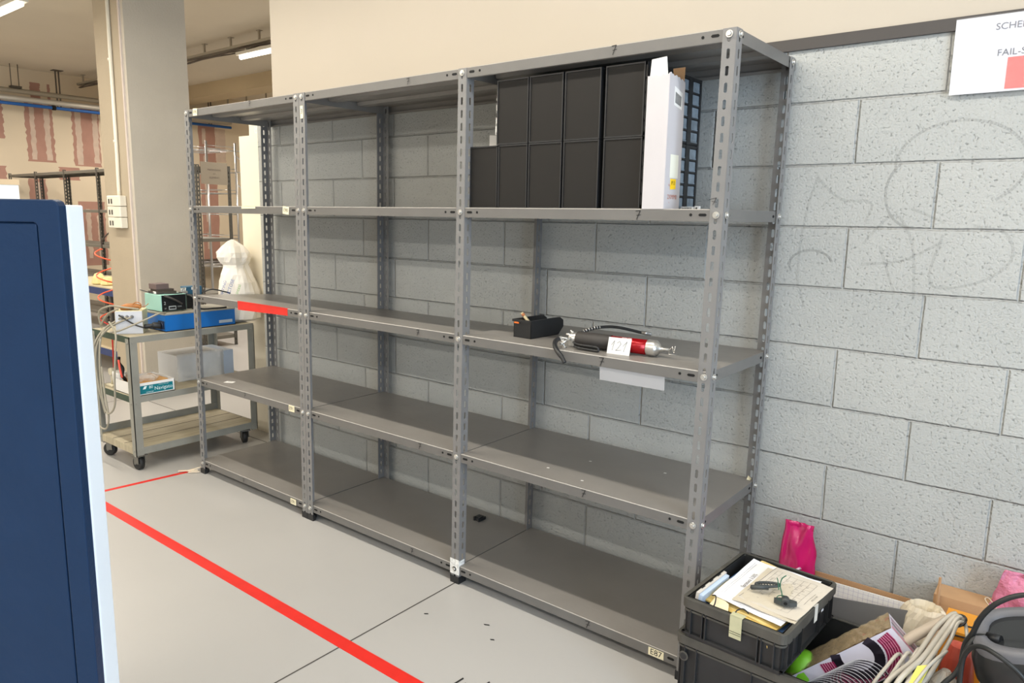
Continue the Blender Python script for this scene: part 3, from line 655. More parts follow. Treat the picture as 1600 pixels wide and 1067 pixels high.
# ------------------------------------------------------------------ black stacking crates
def crate(t, w, d, h, handle_tag=True):
    b = MB(); th = .004; ins = .012; m0 = 0
    # walls inset, rim band, base foot
    for lo, hi in (((ins, ins, .012), (w-ins, ins+th, h)), ((ins, d-ins-th, .012), (w-ins, d-ins, h)), ((ins, ins, .012), (ins+th, d-ins, h)), ((w-ins-th, ins, .012), (w-ins, d-ins, h)), ((ins, ins, .012), (w-ins, d-ins, .018))): b.box(lo, hi)
    b.build('crate_body', blackcrate, t)
    r = MB()
    def ringband(o0, o1, z0, z1, rad=.02, mi=0):
        def ring(ins_, z, rr):
            out = []
            for cx, cy, a0 in ((w-ins_-rr, d-ins_-rr, 0), (ins_+rr, d-ins_-rr, PI/2), (ins_+rr, ins_+rr, PI), (w-ins_-rr, ins_+rr, 3*PI/2)):
                for k in range(5): a = a0+k/4*PI/2; out.append((cx+rr*math.cos(a), cy+rr*math.sin(a), z))
            return out
        A = ring(o0, z0, rad); B = ring(o0, z1, rad); C_ = ring(o1, z1, max(rad-(o1-o0), .003)); D_ = ring(o1, z0, max(rad-(o1-o0), .003)); n = len(A)
        vs = A+B+C_+D_; fs = []
        for i in range(n):
            j = (i+1) % n
            for k in range(4): fs.append((k*n+i, k*n+j, ((k+1) % 4)*n+j, ((k+1) % 4)*n+i))
        r.add(vs, fs, mi)
    ringband(0, .016, h-.006, h, mi=0); ringband(0, .003, h-.028, h-.004); ringband(.004, .014, h-.040, h-.034, .018)
    r.build('rim', dusty, t, bevel=.001)
    q = MB()
    for yy, s in ((0.002, 1), (d-.002, -1)):
        for x in (.03, .065, w*.5-.075, w*.5+.075, w-.065, w-.03): q.box((x-.0015, min(yy, yy+s*.012), .014), (x+.0015, max(yy, yy+s*.012), h-.005))
    for xx, s in ((0.002, 1), (w-.002, -1)):
        for y in (.03, .065, d*.5-.07, d*.5+.07, d-.065, d-.03): q.box((min(xx, xx+s*.012), y-.0015, .014), (max(xx, xx+s*.012), y+.0015, h-.005))
    for z in (.012,):
        q.box((.004, .004, z), (w-.004, .012, z+.005)); q.box((.004, d-.012, z), (w-.004, d-.004, z+.005)); q.box((.004, .004, z), (.012, d-.004, z+.005)); q.box((w-.012, .004, z), (w-.004, d-.004, z+.005))
    q.build('ribs', blackcrate, t)
    f = MB(); f.box((.014, .014, 0), (w-.014, d-.014, .012)); f.build('base', blackcrate, t)
    return t
c2 = crate(thing('stacking_crate', 'large open black crate on the floor under the small crate of papers', 'crate', (3.045, -.215, 0), math.radians(-1.2)), .60, .40, .30)
g_ = MB(); g_.cyl((.028, -.0005, .236), (.028, .003, .236), .014, n=20); g_.cyl((.028, -.0015, .236), (.028, 0, .236), .010, n=20, mi=1); g_.build('recycling_mark', [dusty, blackcrate], c2)
CR = Matrix.Translation((3.062, -.228, .302))@Matrix.Rotation(math.radians(-3.6), 4, 'Z')
c1 = crate(thing('stacking_crate', 'small black crate heaped with papers on top of the larger black crate', 'crate', (3.062, -.228, .302), math.radians(-3.6)), .30, .40, .122)
l = MB(); l.slab((.148, -.003, .062), (.182, -.003, .062), (.182, -.003, .128), (.148, -.003, .128), .001); l.slab((.148, -.003, .1255), (.182, -.003, .1255), (.184, .022, .1255), (.146, .022, .1255), .001)
for z in (.074, .080): l.slab((.149, -.0045, z), (.181, -.0045, z), (.181, -.0045, z+.0012), (.149, -.0045, z+.0012), .0003, 1)
l.build('masking_tape', [mat('green_grey_tape', (186, 184, 150), .6, var=.1, vscale=30), ink], c1)
l = MB(); l.slab((.302, .205, .075), (.302, .228, .075), (.302, .228, .126), (.302, .205, .126), .001); l.slab((.302, .205, .1245), (.302, .228, .1245), (.28, .228, .1245), (.28, .205, .1245), .001); l.build('tape_label', mat('dirty_white_tape', (214, 210, 200), .6, var=.1), c1)
def inC(p): return CR@Vector(p)
# contents of the small crate
def sheet(name, label, c, w, d, ang, tiltx, tilty, col, thick=.0012, curl=.006, seed=0, cat='paper', marks=None, sag=0):
    """paper or folder, slightly curled, local crate coordinates"""
    M = CR@Matrix.Translation(c)@Matrix.Rotation(ang, 4, 'Z')@Matrix.Rotation(tiltx, 4, 'X')@Matrix.Rotation(tilty, 4, 'Y')
    o0 = M.translation.copy(); n = 10
    def H(u, v): return curl*(noise.noise(Vector((u*2.5+seed, v*2.5, seed*1.7))))+sag*((u-.5)**2+(v-.5)**2)
    mb = MB(); vs = []
    for k, s in ((0, 0), (1, -thick)):
        for j in range(n+1):
            for i in range(n+1):
                u, v = i/n, j/n; vs.append(M@Vector(((u-.5)*w, (v-.5)*d, H(u, v)+s))-o0)
    N = (n+1)**2; fs = []
    for j in range(n):
        for i in range(n):
            a = j*(n+1)+i; fs.append((a, a+1, a+n+2, a+n+1)); fs.append((N+a, N+a+n+1, N+a+n+2, N+a+1))
    for i in range(n):
        fs.append((i+1, i, N+i, N+i+1)); a = n*(n+1)+i; fs.append((a, a+1, N+a+1, N+a)); a = i*(n+1); fs.append((a, a+n+1, N+a+n+1, N+a)); a = i*(n+1)+n; fs.append((a+n+1, a, N+a, N+a+n+1))
    mb.add(vs, fs, 0)
    if marks:
        nrm = (M.to_3x3()@Vector((0, 0, 1)))
        for kind, args in marks:
            if kind == 'line':
                (x0, y0, x1, y1, wd) = args
                K = 12; pts = []
                for k in range(K+1):
                    x = x0+(x1-x0)*k/K; y = y0+(y1-y0)*k/K; pts.append(M@Vector((x, y, H(x/w+.5, y/d+.5)+.0003))-o0)
                mb.ribbon(pts, wd, nrm, 1, lift=.0003)
            elif kind == 'text':
                s, sz, x, y, an = args
                ux = M.to_3x3()@Vector((math.cos(an), math.sin(an), 0)); uy = M.to_3x3()@Vector((-math.sin(an), math.cos(an), 0))
                mb.text(s, sz, M@Vector((x, y, H(x/w+.5, y/d+.5)+.0012))-o0, ux, uy, 1)
    o = mb.build(name, [mat(col[0], col[1], .7, var=.04), mat('faded_print', (105, 100, 98), .7)]); o.location = o0
    return tag(o, label, cat)
PZ = .118
yel = ('yellow_folder', (214, 184, 104)); blu = ('blue_folder', (70, 104, 150)); wht = ('sheet_paper', (236, 236, 240)); crm = ('aged_paper', (206, 198, 184)); gry = ('grey_clear_folder', (166, 166, 164))
sheet('folder', 'white folder at the bottom of the paper heap, edge against the crate front', (.155, .175, .066), .25, .30, math.radians(-4), .02, 0, wht, .006, .004, 1, 'folder')
sheet('folder', 'crumpled yellow envelope low in the crate of papers', (.150, .185, .076), .24, .32, math.radians(-7), .03, -.02, yel, .007, .008, 2, 'folder')
sheet('folder', 'grey transparent folder under the blue one in the crate', (.150, .19, .086), .25, .31, math.radians(-2), .03, .0, gry, .005, .006, 3, 'folder')
sheet('folder', 'dark blue cardboard folder in the middle of the paper heap', (.150, .195, .094), .245, .325, math.radians(-3), .025, .01, blu, .004, .006, 4, 'folder')
sheet('folder', 'lower yellow folder bulging out of the heap above the blue folder', (.158, .205, .104), .225, .315, math.radians(-6), .02, .02, yel, .005, .007, 5, 'folder')
sheet('folder', 'upper yellow folder right under the white sheets', (.160, .215, .111), .225, .31, math.radians(-9), .02, .01, ('yellow_folder_light', (220, 196, 128)), .003, .008, 6, 'folder')
mk = [('line', (-.09, -.125, -.09, .125, .0006)), ('line', (-.084, -.12, -.084, .12, .0006)), ('line', (-.09, -.125, .05, -.125, .0006)), ('text', ('Spratura 3.50%', .017, -.058, -.0, PI/2))]
sheet('paper_sheet', 'white sheet with handwriting in a ruled frame on the paper heap', (.160, .226, .121), .208, .292, math.radians(1.5), .01, .03, wht, .0012, .008, 7, marks=mk)
sheet('paper_sheet', 'plain white sheet half hidden under the printed form', (.172, .205, .1195), .205, .285, math.radians(-4), .01, .02, ('sheet_paper2', (238, 236, 234)), .0012, .008, 8)
mk = [('line', (x, -.10, x, .10, .0006)) for x in (-.07, -.055, -.03, -.01, .01, .03, .05)]+[('line', (-.07, y, .05, y, .0006)) for y in (-.1, -.07, -.04, -.01, .02, .05, .075, .1)]+[('line', (.065, -.03, .065, .05, .0008)), ('line', (-.083, -.12, -.083, .12, .0012)), ('text', ('MOD. N. 450', .007, .074, .02, PI/2)), ('text', ('SERIE   TIPO   NOTE   DATA', .007, -.062, .03, PI/2))]
mk += [('text', ('12', .008, -.045+i*.02, -.085+j*.03, PI/2)) for i in range(5) for j in range(6)]
sheet('paper_form', 'aged printed form sheet on top of the heap, under the black clips', (.212, .222, .1270), .172, .25, math.radians(-3), .01, .015, crm, .0012, .007, 9, 'form', marks=mk)
sheet('paper_form', 'lower aged form sheet sticking out in front of the printed form', (.203, .205, .1250), .178, .25, math.radians(0), .01, .02, ('aged_paper2', (200, 190, 170)), .0012, .007, 10, 'form')
fl_ = MB(); a = [inC(p) for p in ((.07, .035, .112), (.125, .035, .104), (.115, .06, .118), (.07, .085, .122))]
fl_.slab(*a, .0006)
tag(fl_.build('paper_note', crm and mat('cream_note', (226, 212, 176), .7)), 'small folded cream note curling near the crate front edge', 'note')
bd = MB(); o0 = inC((.022, .09, .06)); M = CR@Matrix.Translation((.018, .03, .05))@Matrix.Rotation(.14, 4, 'Y')
bd.box((0, 0, 0), (.009, .175, .086), 0, M); bd.box((.009, .003, .002), (.020, .172, .081), 1, M)
for y in (.03, .08, .13): bd.box((.0, y, .0861), (.003, y+.02, .0866), 2, M)
tag(bd.build('book_binder', [mat('grey_binder', (196, 190, 182), .6), mat('pale_blue_pages', (190, 206, 226), .6), ink]), 'thin grey binder with pale blue edge standing at the left of the crate', 'binder')
bl = MB(); M = CR@Matrix.Translation((.035, .27, .075)); 
for k in range(5): bl.cyl(M@Vector((.0, .012*k, .01)), M@Vector((.02, .012*k+.02, .03)), .0025, n=6, mi=0); bl.cyl(M@Vector((.02, .012*k+.02, .03)), M@Vector((.021, .012*k+.021, .031)), .003, n=6, mi=1)
bl.box((-.005, -.01, 0), (.03, .08, .012), 0, M)
tag(bl.build('connector_strip', [blackp, zinc]), 'black strip with metal pins at the back left of the paper crate', 'connector')
for lab, pts in (('left black elastic cord over the folders at the crate front', [(.085, .022, .108), (.088, .03, .124), (.075, .06, .128), (.06, .07, .12)]), ('right black elastic cord over the folders at the crate front', [(.150, .018, .112), (.155, .022, .13), (.165, .04, .132), (.18, .045, .122)])):
    tag(MB().tube([inC(p) for p in spline(pts, 5)], .0018, 6).build('elastic_cord', rubber), lab, 'cord')
ez = .1345
k1 = MB(); M = CR@Matrix.Translation((.165, .175, ez))@Matrix.Rotation(math.radians(40), 4, 'Z')
k1.cyl(M@Vector((-.035, .004, .006)), M@Vector((.012, -.004, .012)), .0068, n=12); k1.cyl(M@Vector((-.0365, .0043, .006)), M@Vector((-.035, .004, .006)), .004, n=10, mi=1)
rr = [M@Vector((.015+.034*math.cos(a), .012+.012*math.sin(a), .012)) for a in [2*PI*i/20 for i in range(21)]]
k1.tube(rr, .0042, 8); 
for i in range(7): k1.cyl(M@Vector((-.01+i*.008, .004, .012)), M@Vector((-.01+i*.008, .020, .012)), .0018, n=6)
tag(k1.build('ratchet_clip', [mat('dark_grey_plastic', (58, 62, 62), .5), hole]), 'dark plastic ring clip with short tube lying on the printed form', 'clip')
k2 = MB(); M = CR@Matrix.Translation((.238, .150, ez-.004))@Matrix.Rotation(math.radians(22), 4, 'Z')
k2.prism([(-.03, -.005), (-.012, -.012), (.012, -.012), (.03, -.005), (.03, .006), (.012, .012), (-.012, .012), (-.03, .006)], 0, .011, 0, M); k2.cyl(M@Vector((0, -.013, .008)), M@Vector((0, .01, .010)), .011, n=14); k2.cyl(M@Vector((0, -.0142, .008)), M@Vector((0, -.013, .008)), .005, n=10, mi=1)
tag(k2.build('knob_clip', [mat('dark_grey_plastic', (58, 62, 62), .5), hole]), 'dark plastic winged knob lying on the printed form', 'knob')
gw = mat('green_wire', (24, 92, 66), .5); k3 = MB()
k3.tube([inC(p) for p in spline([(.225, .160, ez+.006), (.218, .172, ez+.014), (.210, .178, ez+.03), (.212, .182, ez+.05), (.222, .186, ez+.062)], 6)], .0016, 6)
k3.tube([inC(p) for p in spline([(.21, .17, ez+.02), (.203, .18, ez+.036), (.197, .186, ez+.046)], 6)], .0014, 6)
k3.tube([inC((.226+.014*math.cos(a), .158+.016*math.sin(a), ez+.006)) for a in [2*PI*i/18 for i in range(19)]], .0013, 6)
tag(k3.build('green_wire', gw), 'twisted green wire tie between the two dark plastic pieces', 'wire')

# ------------------------------------------------------------------ things in and behind the large crate
gb = MB(); M = Matrix.Translation((3.26, .0, .05))
def blob(name, mats, prof, center, n=20, amp=.1, freq=3, seed=0, squash=(1, 1), label='', cat='', closed=True, sub=0, smooth=False, lean=(0, 0), parent=None, fold=0, solid=0, n_fold=5):
    """closed bag-like skin from (z, radius) profile with wrinkles"""
    mb = MB(); vs = []; m = len(prof); z0 = prof[0][0]; zt = prof[-1][0]
    for z, r in prof:
        tz = (z-z0)/(zt-z0) if zt != z0 else 0
        for k in range(n):
            a = 2*PI*k/n; d = Vector((math.cos(a), math.sin(a), 0))
            w = noise.noise(Vector((d.x*freq+seed, d.y*freq, z*freq*4)))*amp+fold*math.sin(n_fold*a+seed+z*9)
            rr = r*(1+w); vs.append((center[0]+d.x*rr*squash[0]+lean[0]*tz, center[1]+d.y*rr*squash[1]+lean[1]*tz, z))
    fs = [(j*n+k, j*n+(k+1) % n, (j+1)*n+(k+1) % n, (j+1)*n+k) for j in range(m-1) for k in range(n)]
    fs.append(list(range(n))[::-1])
    if closed: fs.append([(m-1)*n+k for k in range(n)])
    mb.add(vs, fs, 0, smooth); o = mb.build(name, mats, parent, solid=solid, sub=sub)
    if not parent: tag(o, label, cat)
    elif label: o['label'] = label
    return o
blob('lime_funnel', mat('lime_plastic', (112, 180, 40), .4), [(.02, .03), (.05, .045), (.17, .052), (.235, .045), (.262, .028), (.268, .008)], (3.352, -.02), 20, .0, smooth=True, label='lime green plastic piece standing inside the large black crate', cat='plastic piece')
# flat gift-like carton with coil picture, leaning diagonally in the large crate
def coil_box():
    A = Vector((3.562, -.02, .425)); e1 = Vector((-.72, -.16, -.68)).normalized(); nf = Vector((.10, -.97, -.22)); nf = (nf-e1*nf.dot(e1)).normalized(); e2 = -(nf.cross(e1)).normalized()
    if e2.z > 0: e2 = -e2
    L_, H_, T_ = .34, .115, .072
    t = thing('picture_carton', 'shiny carton printed with pink coiled tubing, wedged diagonally in the large crate', 'carton', A+e1*.17+e2*.05)
    O = A-t.location
    b = MB(); p = lambda u, v, w_: O+e1*u+e2*v-nf*w_
    b.add([p(0, 0, 0), p(L_, 0, 0), p(L_, H_, 0), p(0, H_, 0), p(0, 0, T_), p(L_, 0, T_), p(L_, H_, T_), p(0, H_, T_)], [(3, 2, 6, 7), (0, 3, 7, 4), (1, 5, 6, 2), (7, 6, 5, 4), (0, 1, 2, 3)], 0)
    b.add([p(0, 0, 0), p(L_, 0, 0), p(L_, 0, T_), p(0, 0, T_)], [(0, 3, 2, 1)], 1)
    b.build('carton_body', [mat('glossy_lilac_white', (214, 210, 222), .22, var=.06, vscale=8), mat('gold_brown_film', (124, 104, 78), .25, .3, var=.5, vscale=60, bump=.5, bscale=60)], t)
    g = MB()
    def arc(cu, cv, r, a0, a1, w_, mi, lift=.0008):
        pts = []
        for k in range(29):
            a = a0+(a1-a0)*k/28; u = cu+r*math.cos(a); v = cv+r*math.sin(a)
            if .001 < u < L_-.001 and .001 < v < H_-.001: pts.append(p(u, v, 0))
            elif pts: g.ribbon(pts, w_, nf, mi, lift); pts = []
        if pts: g.ribbon(pts, w_, nf, mi, lift)
    arc(.125, .030, .055, 0, 2*PI, .026, 2, .0005)
    for i in range(6): arc(.120, .030, .072+i*.0065, 0, 2*PI, .0052, 0, .0009+i*.00002); arc(.120, .030, .0755+i*.0065, 0, 2*PI, .0014, 1, .0012)
    for i in range(14): arc(.150+i*.011, .095, .062, PI*.95, 2*PI*1.02, .0024, 3, .0015+i*.0001); arc(.1535+i*.011, .097, .062, PI*.95, 2*PI*1.02, .0030, 2, .0014+i*.0001)
    g.build('coil_print', [mat('magenta_print', (142, 34, 78), .3), mat('pink_print', (226, 160, 184), .3), mat('dark_print', (52, 46, 56), .3), mat('white_line_print', (226, 226, 230), .3)], t)
    s = MB(); n0 = -e1
    for k, (w_, mi) in enumerate(((.007, 0), (.003, 1), (.006, 2), (.002, 0), (.008, 1))):
        a = O+n0*.0006-nf*(.012+.011*k)
        s.ribbon([a+e2*.006, a+e2*.06, a+e2*(.105)], w_, n0, mi, .0004)
    s.build('side_print', [mat('rose_print', (196, 96, 120), .3), mat('grey_violet_print', (150, 132, 146), .3), mat('dark_print', (52, 46, 56), .3)], t)
    f = MB(); rnd = random.Random(8); vs = []; K = 26
    for j in range(5):
        for i in range(K): vs.append(p(L_*i/(K-1), -.001-.004*rnd.random(), T_*j/4))
    f.add(vs, [(j*K+i, j*K+i+1, (j+1)*K+i+1, (j+1)*K+i) for j in range(4) for i in range(K-1)], 0); f.build('torn_film', mat('clear_gold_film', (190, 170, 136), .12, .2, alpha=.55, spec=.9), t)
coil_box()
# cardboard tray against the wall
t = thing('cardboard_box', 'open shallow brown cardboard box against the block wall behind the crates', 'cardboard box', (3.12, .27, 0))
b = MB(); w, d, h = .515, .25, .268; th = .004
b.box((0, d-th, 0), (w, d, h)); b.box((0, 0, 0), (th, d, h-.01)); b.box((0, 0, 0), (w, d, th)); b.box((0, 0, 0), (w, th, h-.06)); b.box((w-th, 0, 0), (w, d, h-.01)); b.build('box_body', card, t)
f = MB(); f.prism([(0, 0), (.020, 0), (.012, .19), (.006, .19)], 0, .005, M=Matrix.Translation((w-.024, d-.10, h-.05))@Matrix.Rotation(math.radians(62), 4, 'Z')@Matrix(((1, 0, 0, 0), (0, 0, 1, 0), (0, 1, 0, 0), (0, 0, 0, 1)))); f.build('upright_flap', card, t)
gp = MB(); gp.slab((3.335, .215, .004), (3.56, .228, .004), (3.56, .262, .350), (3.335, .250, .322), .003); 
tag(gp.build('grey_folder', mat('dark_grey_card', (112, 111, 110), .5, var=.05)), 'dark grey flat folder leaning upright behind the large black crate', 'folder')
t = thing('spiral_notebook', 'white squared notebook pad standing behind the dark grey folder', 'notebook', (3.44, .40, .004))
b = MB(); b.slab((-.13, -.0, 0), (.10, -.0, 0), (.10, .03, .287), (-.13, .03, .283), .006, 0); b.build('pages', white, t)
g_ = MB()
for k in range(15): x = -.125+k*.015; g_.ribbon([(x, .0255, .24), (x, .0297, .283)], .0006, (0, -1, .1), 0, .0006)
for k in range(3): g_.ribbon([(-.13, .0255+.0016*k, .245+k*.014), (.1, .0255+.0016*k, .247+k*.014)], .0006, (0, -1, .1), 0, .0006)
g_.build('squared_ruling', mat('violet_ruling', (160, 156, 190), .6), t)
# crumpled paper bag
blob('paper_bag', mat('waxed_cream_paper', (222, 210, 186), .45, var=.06, vscale=20), [(.01, .05), (.10, .060), (.22, .062), (.27, .066), (.305, .064), (.335, .056), (.355, .050), (.368, .042), (.35, .036), (.31, .030), (.28, .01)], (3.598, .292), 34, .26, 4.5, 2, (1, .8), 'crumpled cream waxed paper bag with open mouth against the cardboard box', 'paper bag', n_fold=7, fold=.03)
# orange box with a spiral, black elastic
t = thing('orange_folder_box', 'orange cardboard file box behind the clear tubes', 'file box', (3.65, .22, 0))
b = MB(); b.box((0, .0, 0), (.155, .14, .352)); b.build('box_body', mat('orange_card', (226, 152, 44), .55, var=.06), t)
b = MB(); b.tube([(-.002, -.003, .340), (.07, -.004, .345), (.158, -.003, .350)], .0025, 6); b.tube([(-.002, .04, .354), (.07, .05, .355), (.158, .06, .354)], .0022, 6); b.build('elastic_band', rubber, t)
b = MB()
for k in range(3): b.tube([(.085+k*.022+.012*math.cos(a), -.008, .318+.013*math.sin(a)) for a in [PI*i/8-.3 for i in range(11)]], .0022, 6)
b.build('binding_rings', steel, t)
rb = MB()
tag(MB().box((3.60, .44, 0), (3.80, .53, .345)).build('brown_carton', card), 'plain brown carton between the orange file box and the wall', 'carton')
# red plastic bag
blob('red_bag', mat('red_film', (196, 84, 66), .3, alpha=.92, var=.1, vscale=12), [(.01, .045), (.15, .05), (.26, .047), (.32, .04), (.352, .028), (.36, .006)], (3.705, .15), 24, .18, 4, 5, (.9, .8), 'shiny red plastic bag hanging behind the clear tube ends', 'bag')
# bundle of translucent tubes
tubem = mat('milky_tube', (178, 172, 160), .25, var=.04, spec=.6)
tb = thing('tube_bundle', 'bundle of milky plastic tubes tied with a black tie, drooping into the large crate', 'tubes', (3.62, -.02, .002))
T = tb.location
rnd = random.Random(11)
def tube_part(pts, r, name='tube'):
    return MB().tube([Vector(p)-T for p in spline(pts, 8)], r*.78, 10, smooth=True).build(name, tubem, tb)
tube_part([(3.700, .098, .455), (3.69, .085, .46), (3.672, .045, .432), (3.645, -.05, .39), (3.605, -.15, .345), (3.585, -.17, .2), (3.57, -.16, .05)], .0085)
tube_part([(3.708, .092, .455), (3.698, .08, .462), (3.682, .04, .43), (3.655, -.06, .385), (3.62, -.152, .335), (3.60, -.17, .2), (3.59, -.165, .05)], .0075)
tube_part([(3.690, .105, .46), (3.680, .09, .457), (3.655, .05, .430), (3.625, -.05, .375), (3.58, -.14, .33), (3.56, -.155, .2), (3.55, -.15, .05)], .008)
tube_part([(3.712, .085, .45), (3.700, .07, .452), (3.690, .03, .415), (3.668, -.07, .37), (3.64, -.155, .33), (3.61, -.172, .2), (3.60, -.15, .05)], .0065)
tube_part([(3.700, .10, .460), (3.714, .09, .448), (3.722, .07, .432), (3.727, .05, .418), (3.724, .03, .400)], .0058)
MB().cyl(Vector((3.7240, .0302, .4005))-T, Vector((3.7237, .0292, .3990))-T, .0028, n=10).build('tube_bore', hole, tb)
MB().tube([Vector((3.6985+.018*math.cos(a), .082+.012*math.sin(a), .452+.014*math.sin(a+.6)))-T for a in [2*PI*i/16 for i in range(17)]], .003, 6).build('cable_tie', blackp, tb)
tube_part([(3.54, -.12, .05), (3.535, -.12, .25), (3.575, -.06, .352), (3.59, -.02, .360), (3.60, -.04, .33), (3.58, -.10, .2), (3.56, -.12, .05)], .006)
tube_part([(3.55, -.14, .05), (3.56, -.13, .25), (3.60, -.05, .366), (3.612, -.02, .368), (3.62, -.05, .33), (3.60, -.12, .2), (3.59, -.14, .05)], .006)
tube_part([(3.56, -.13, .05), (3.585, -.13, .25), (3.622, -.03, .375), (3.632, .0, .375), (3.635, -.04, .33), (3.62, -.12, .2), (3.60, -.13, .05)], .006)
wide = MB().tube([Vector(p)-T for p in spline([(3.575, .01, .355), (3.60, .03, .385), (3.635, .065, .412), (3.672, .1, .438)], 8)], .014, 12).build('wide_tube', mat('grey_beige_tube', (178, 164, 146), .45), tb)
tube_part([(3.64, -.165, .36), (3.665, -.10, .40), (3.69, -.02, .41), (3.68, .0, .38), (3.66, -.08, .34)], .005)
l = MB(); l.slab((3.624-T.x, -.158-T.y, .340), (3.652-T.x, -.158-T.y, .356), (3.668-T.x, -.095-T.y, .400), (3.64-T.x, -.095-T.y, .385), .001); l.build('yellow_tag', mat('yellow_green_tag', (222, 220, 110), .5), tb)
# translucent film bag below the tubes
blob('film_bag', mat('clear_wrinkled_film', (210, 205, 190), .2, alpha=.6, var=.2, vscale=20), [(.005, .035), (.15, .045), (.28, .04), (.33, .03), (.36, .01)], (3.695, -.02), 26, .2, 5, 9, (1, 1), 'wrinkled clear film bag standing between the tubes and the black device', 'film bag')
# grey bin supporting the device
t = thing('plastic_tub', 'light grey plastic tub under the black device at the right edge', 'tub', (3.765, -.17, 0))
b = MB(); w, d, h = .36, .30, .335
for lo, hi in (((0, 0, 0), (w, .004, h)), ((0, d-.004, 0), (w, d, h)), ((0, 0, 0), (.004, d, h)), ((w-.004, 0, 0), (w, d, h)), ((0, 0, 0), (w, d, .005)), ((.004, .004, h-.01), (w-.004, d-.004, h-.004))): b.box(lo, hi)
for k in range(6): b.box((.01+k*.06, -.003, .02), (.014+k*.06, 0, h-.02))
b.build('tub_body', mat('light_grey_plastic', (168, 166, 162), .5), t)
# black electrical device
def device():
    t = thing('electric_device', 'black rounded electric device with grey collar and dark window, cables around it', 'electric device', (3.90, -.01, .337))
    M = Matrix.Translation((0, 0, .11))@Matrix.Rotation(math.radians(-18), 4, 'Y')@Matrix.Rotation(math.radians(10), 4, 'X')
    b = MB(); n = 32; vs = []
    prof = [(-.105, .35), (-.095, .62), (-.05, .9), (.0, 1.0), (.045, .98), (.075, .9), (.085, .82)]
    for z, s in prof:
        for k in range(n):
            a = 2*PI*k/n; c, s_ = math.cos(a), math.sin(a)
            vs.append(M@Vector((.155*s*math.copysign(abs(c)**.7, c), .115*s*math.copysign(abs(s_)**.7, s_), z)))
    b.add(vs, [(j*n+k, j*n+(k+1) % n, (j+1)*n+(k+1) % n, (j+1)*n+k) for j in range(len(prof)-1) for k in range(n)]+[list(range(n))[::-1]], 0, True)
    o0 = (len(prof)-1)*n; b.add([vs[o0+k] for k in range(n)], [range(n)], 0)
    b.build('shell', mat('satin_black', (38, 39, 40), .35), t)
    c_ = MB(); vs = []
    R_ = [(.138, .100, .066), (.140, .102, .094), (.130, .093, .104), (.108, .075, .102), (.106, .073, .088)]
    for rx, ry, z in R_:
        for k in range(n):
            a = 2*PI*k/n; c, s_ = math.cos(a), math.sin(a); vs.append(M@Vector((rx*math.copysign(abs(c)**.65, c), ry*math.copysign(abs(s_)**.65, s_), z)))
    c_.add(vs, [(j*n+k, j*n+(k+1) % n, (j+1)*n+(k+1) % n, (j+1)*n+k) for j in range(len(R_)-1) for k in range(n)], 0, True); c_.build('collar', mat('mid_grey_plastic', (104, 104, 108), .45), t)
    w_ = MB(); vs = [M@Vector((.106*math.copysign(abs(math.cos(a))**.6, math.cos(a)), .073*math.copysign(abs(math.sin(a))**.6, math.sin(a)), .091)) for a in [2*PI*k/n for k in range(n)]]; w_.add(vs, [range(n)]); w_.build('window', mat('dark_glossy_window', (40, 42, 44), .12), t)
    p_ = MB(); a0 = Vector((.0, -.115, .035)); p_.tube([a0, a0+Vector((0, -.018, -.004)), a0+Vector((0, -.020, -.004)), a0+Vector((0, -.004, -.001))], [.040, .034, .026, .024], 24, cap=False); p_.build('outlet_ring', blackp, t)
    MB().cyl(a0+Vector((0, -.008, -.002)), a0+Vector((0, -.006, -.002)), .027, n=24).build('outlet_bore', hole, t)
    g = MB(); q = lambda p: Vector(p)-t.location
    g.cyl(q((3.772, -.05, .50)), q((3.80, -.06, .505)), .011, n=12); g.build('cable_socket', blackp, t)
device()
cm = mat('black_cable', (34, 36, 36), .45)
for lab, pts, r in (('thick black cable looping over the black device and down its left side', [(4.0, -.06, .66), (3.9, -.09, .665), (3.829, -.08, .640), (3.785, -.08, .605), (3.757, -.07, .555), (3.742, -.06, .499), (3.728, -.05, .45), (3.728, -.05, .34), (3.73, -.06, .2), (3.735, -.10, .02)], .0062),
                    ('black cable arching from the front of the device down to the left', [(3.862, -.16, .47), (3.84, -.165, .495), (3.80, -.16, .515), (3.765, -.13, .508), (3.742, -.11, .48), (3.732, -.10, .43), (3.736, -.11, .30), (3.74, -.12, .02)], .0055),
                    ('thin black cable crossing low in front of the device', [(3.86, -.17, .455), (3.83, -.185, .462), (3.80, -.18, .448), (3.77, -.19, .415), (3.75, -.20, .36), (3.745, -.21, .2), (3.75, -.22, .02)], .0045),
                    ('black cable plugged into the left socket of the device', [(3.772, -.052, .50), (3.752, -.06, .495), (3.738, -.075, .47), (3.722, -.085, .40), (3.69, -.10, .34), (3.672, -.12, .20), (3.68, -.13, .02)], .0058)):
    tag(MB().tube(spline(pts, 7), r, 8).build('power_cable', cm), lab, 'cable')
tag(MB().tube(spline([(3.78, .33, .37), (3.755, .36, .385), (3.735, .38, .40), (3.745, .4, .396), (3.78, .36, .37)], 5), .0016, 6).build('thin_wire', mat('pale_wire', (196, 176, 150), .5)), 'thin pale bent wire behind the black device', 'wire')
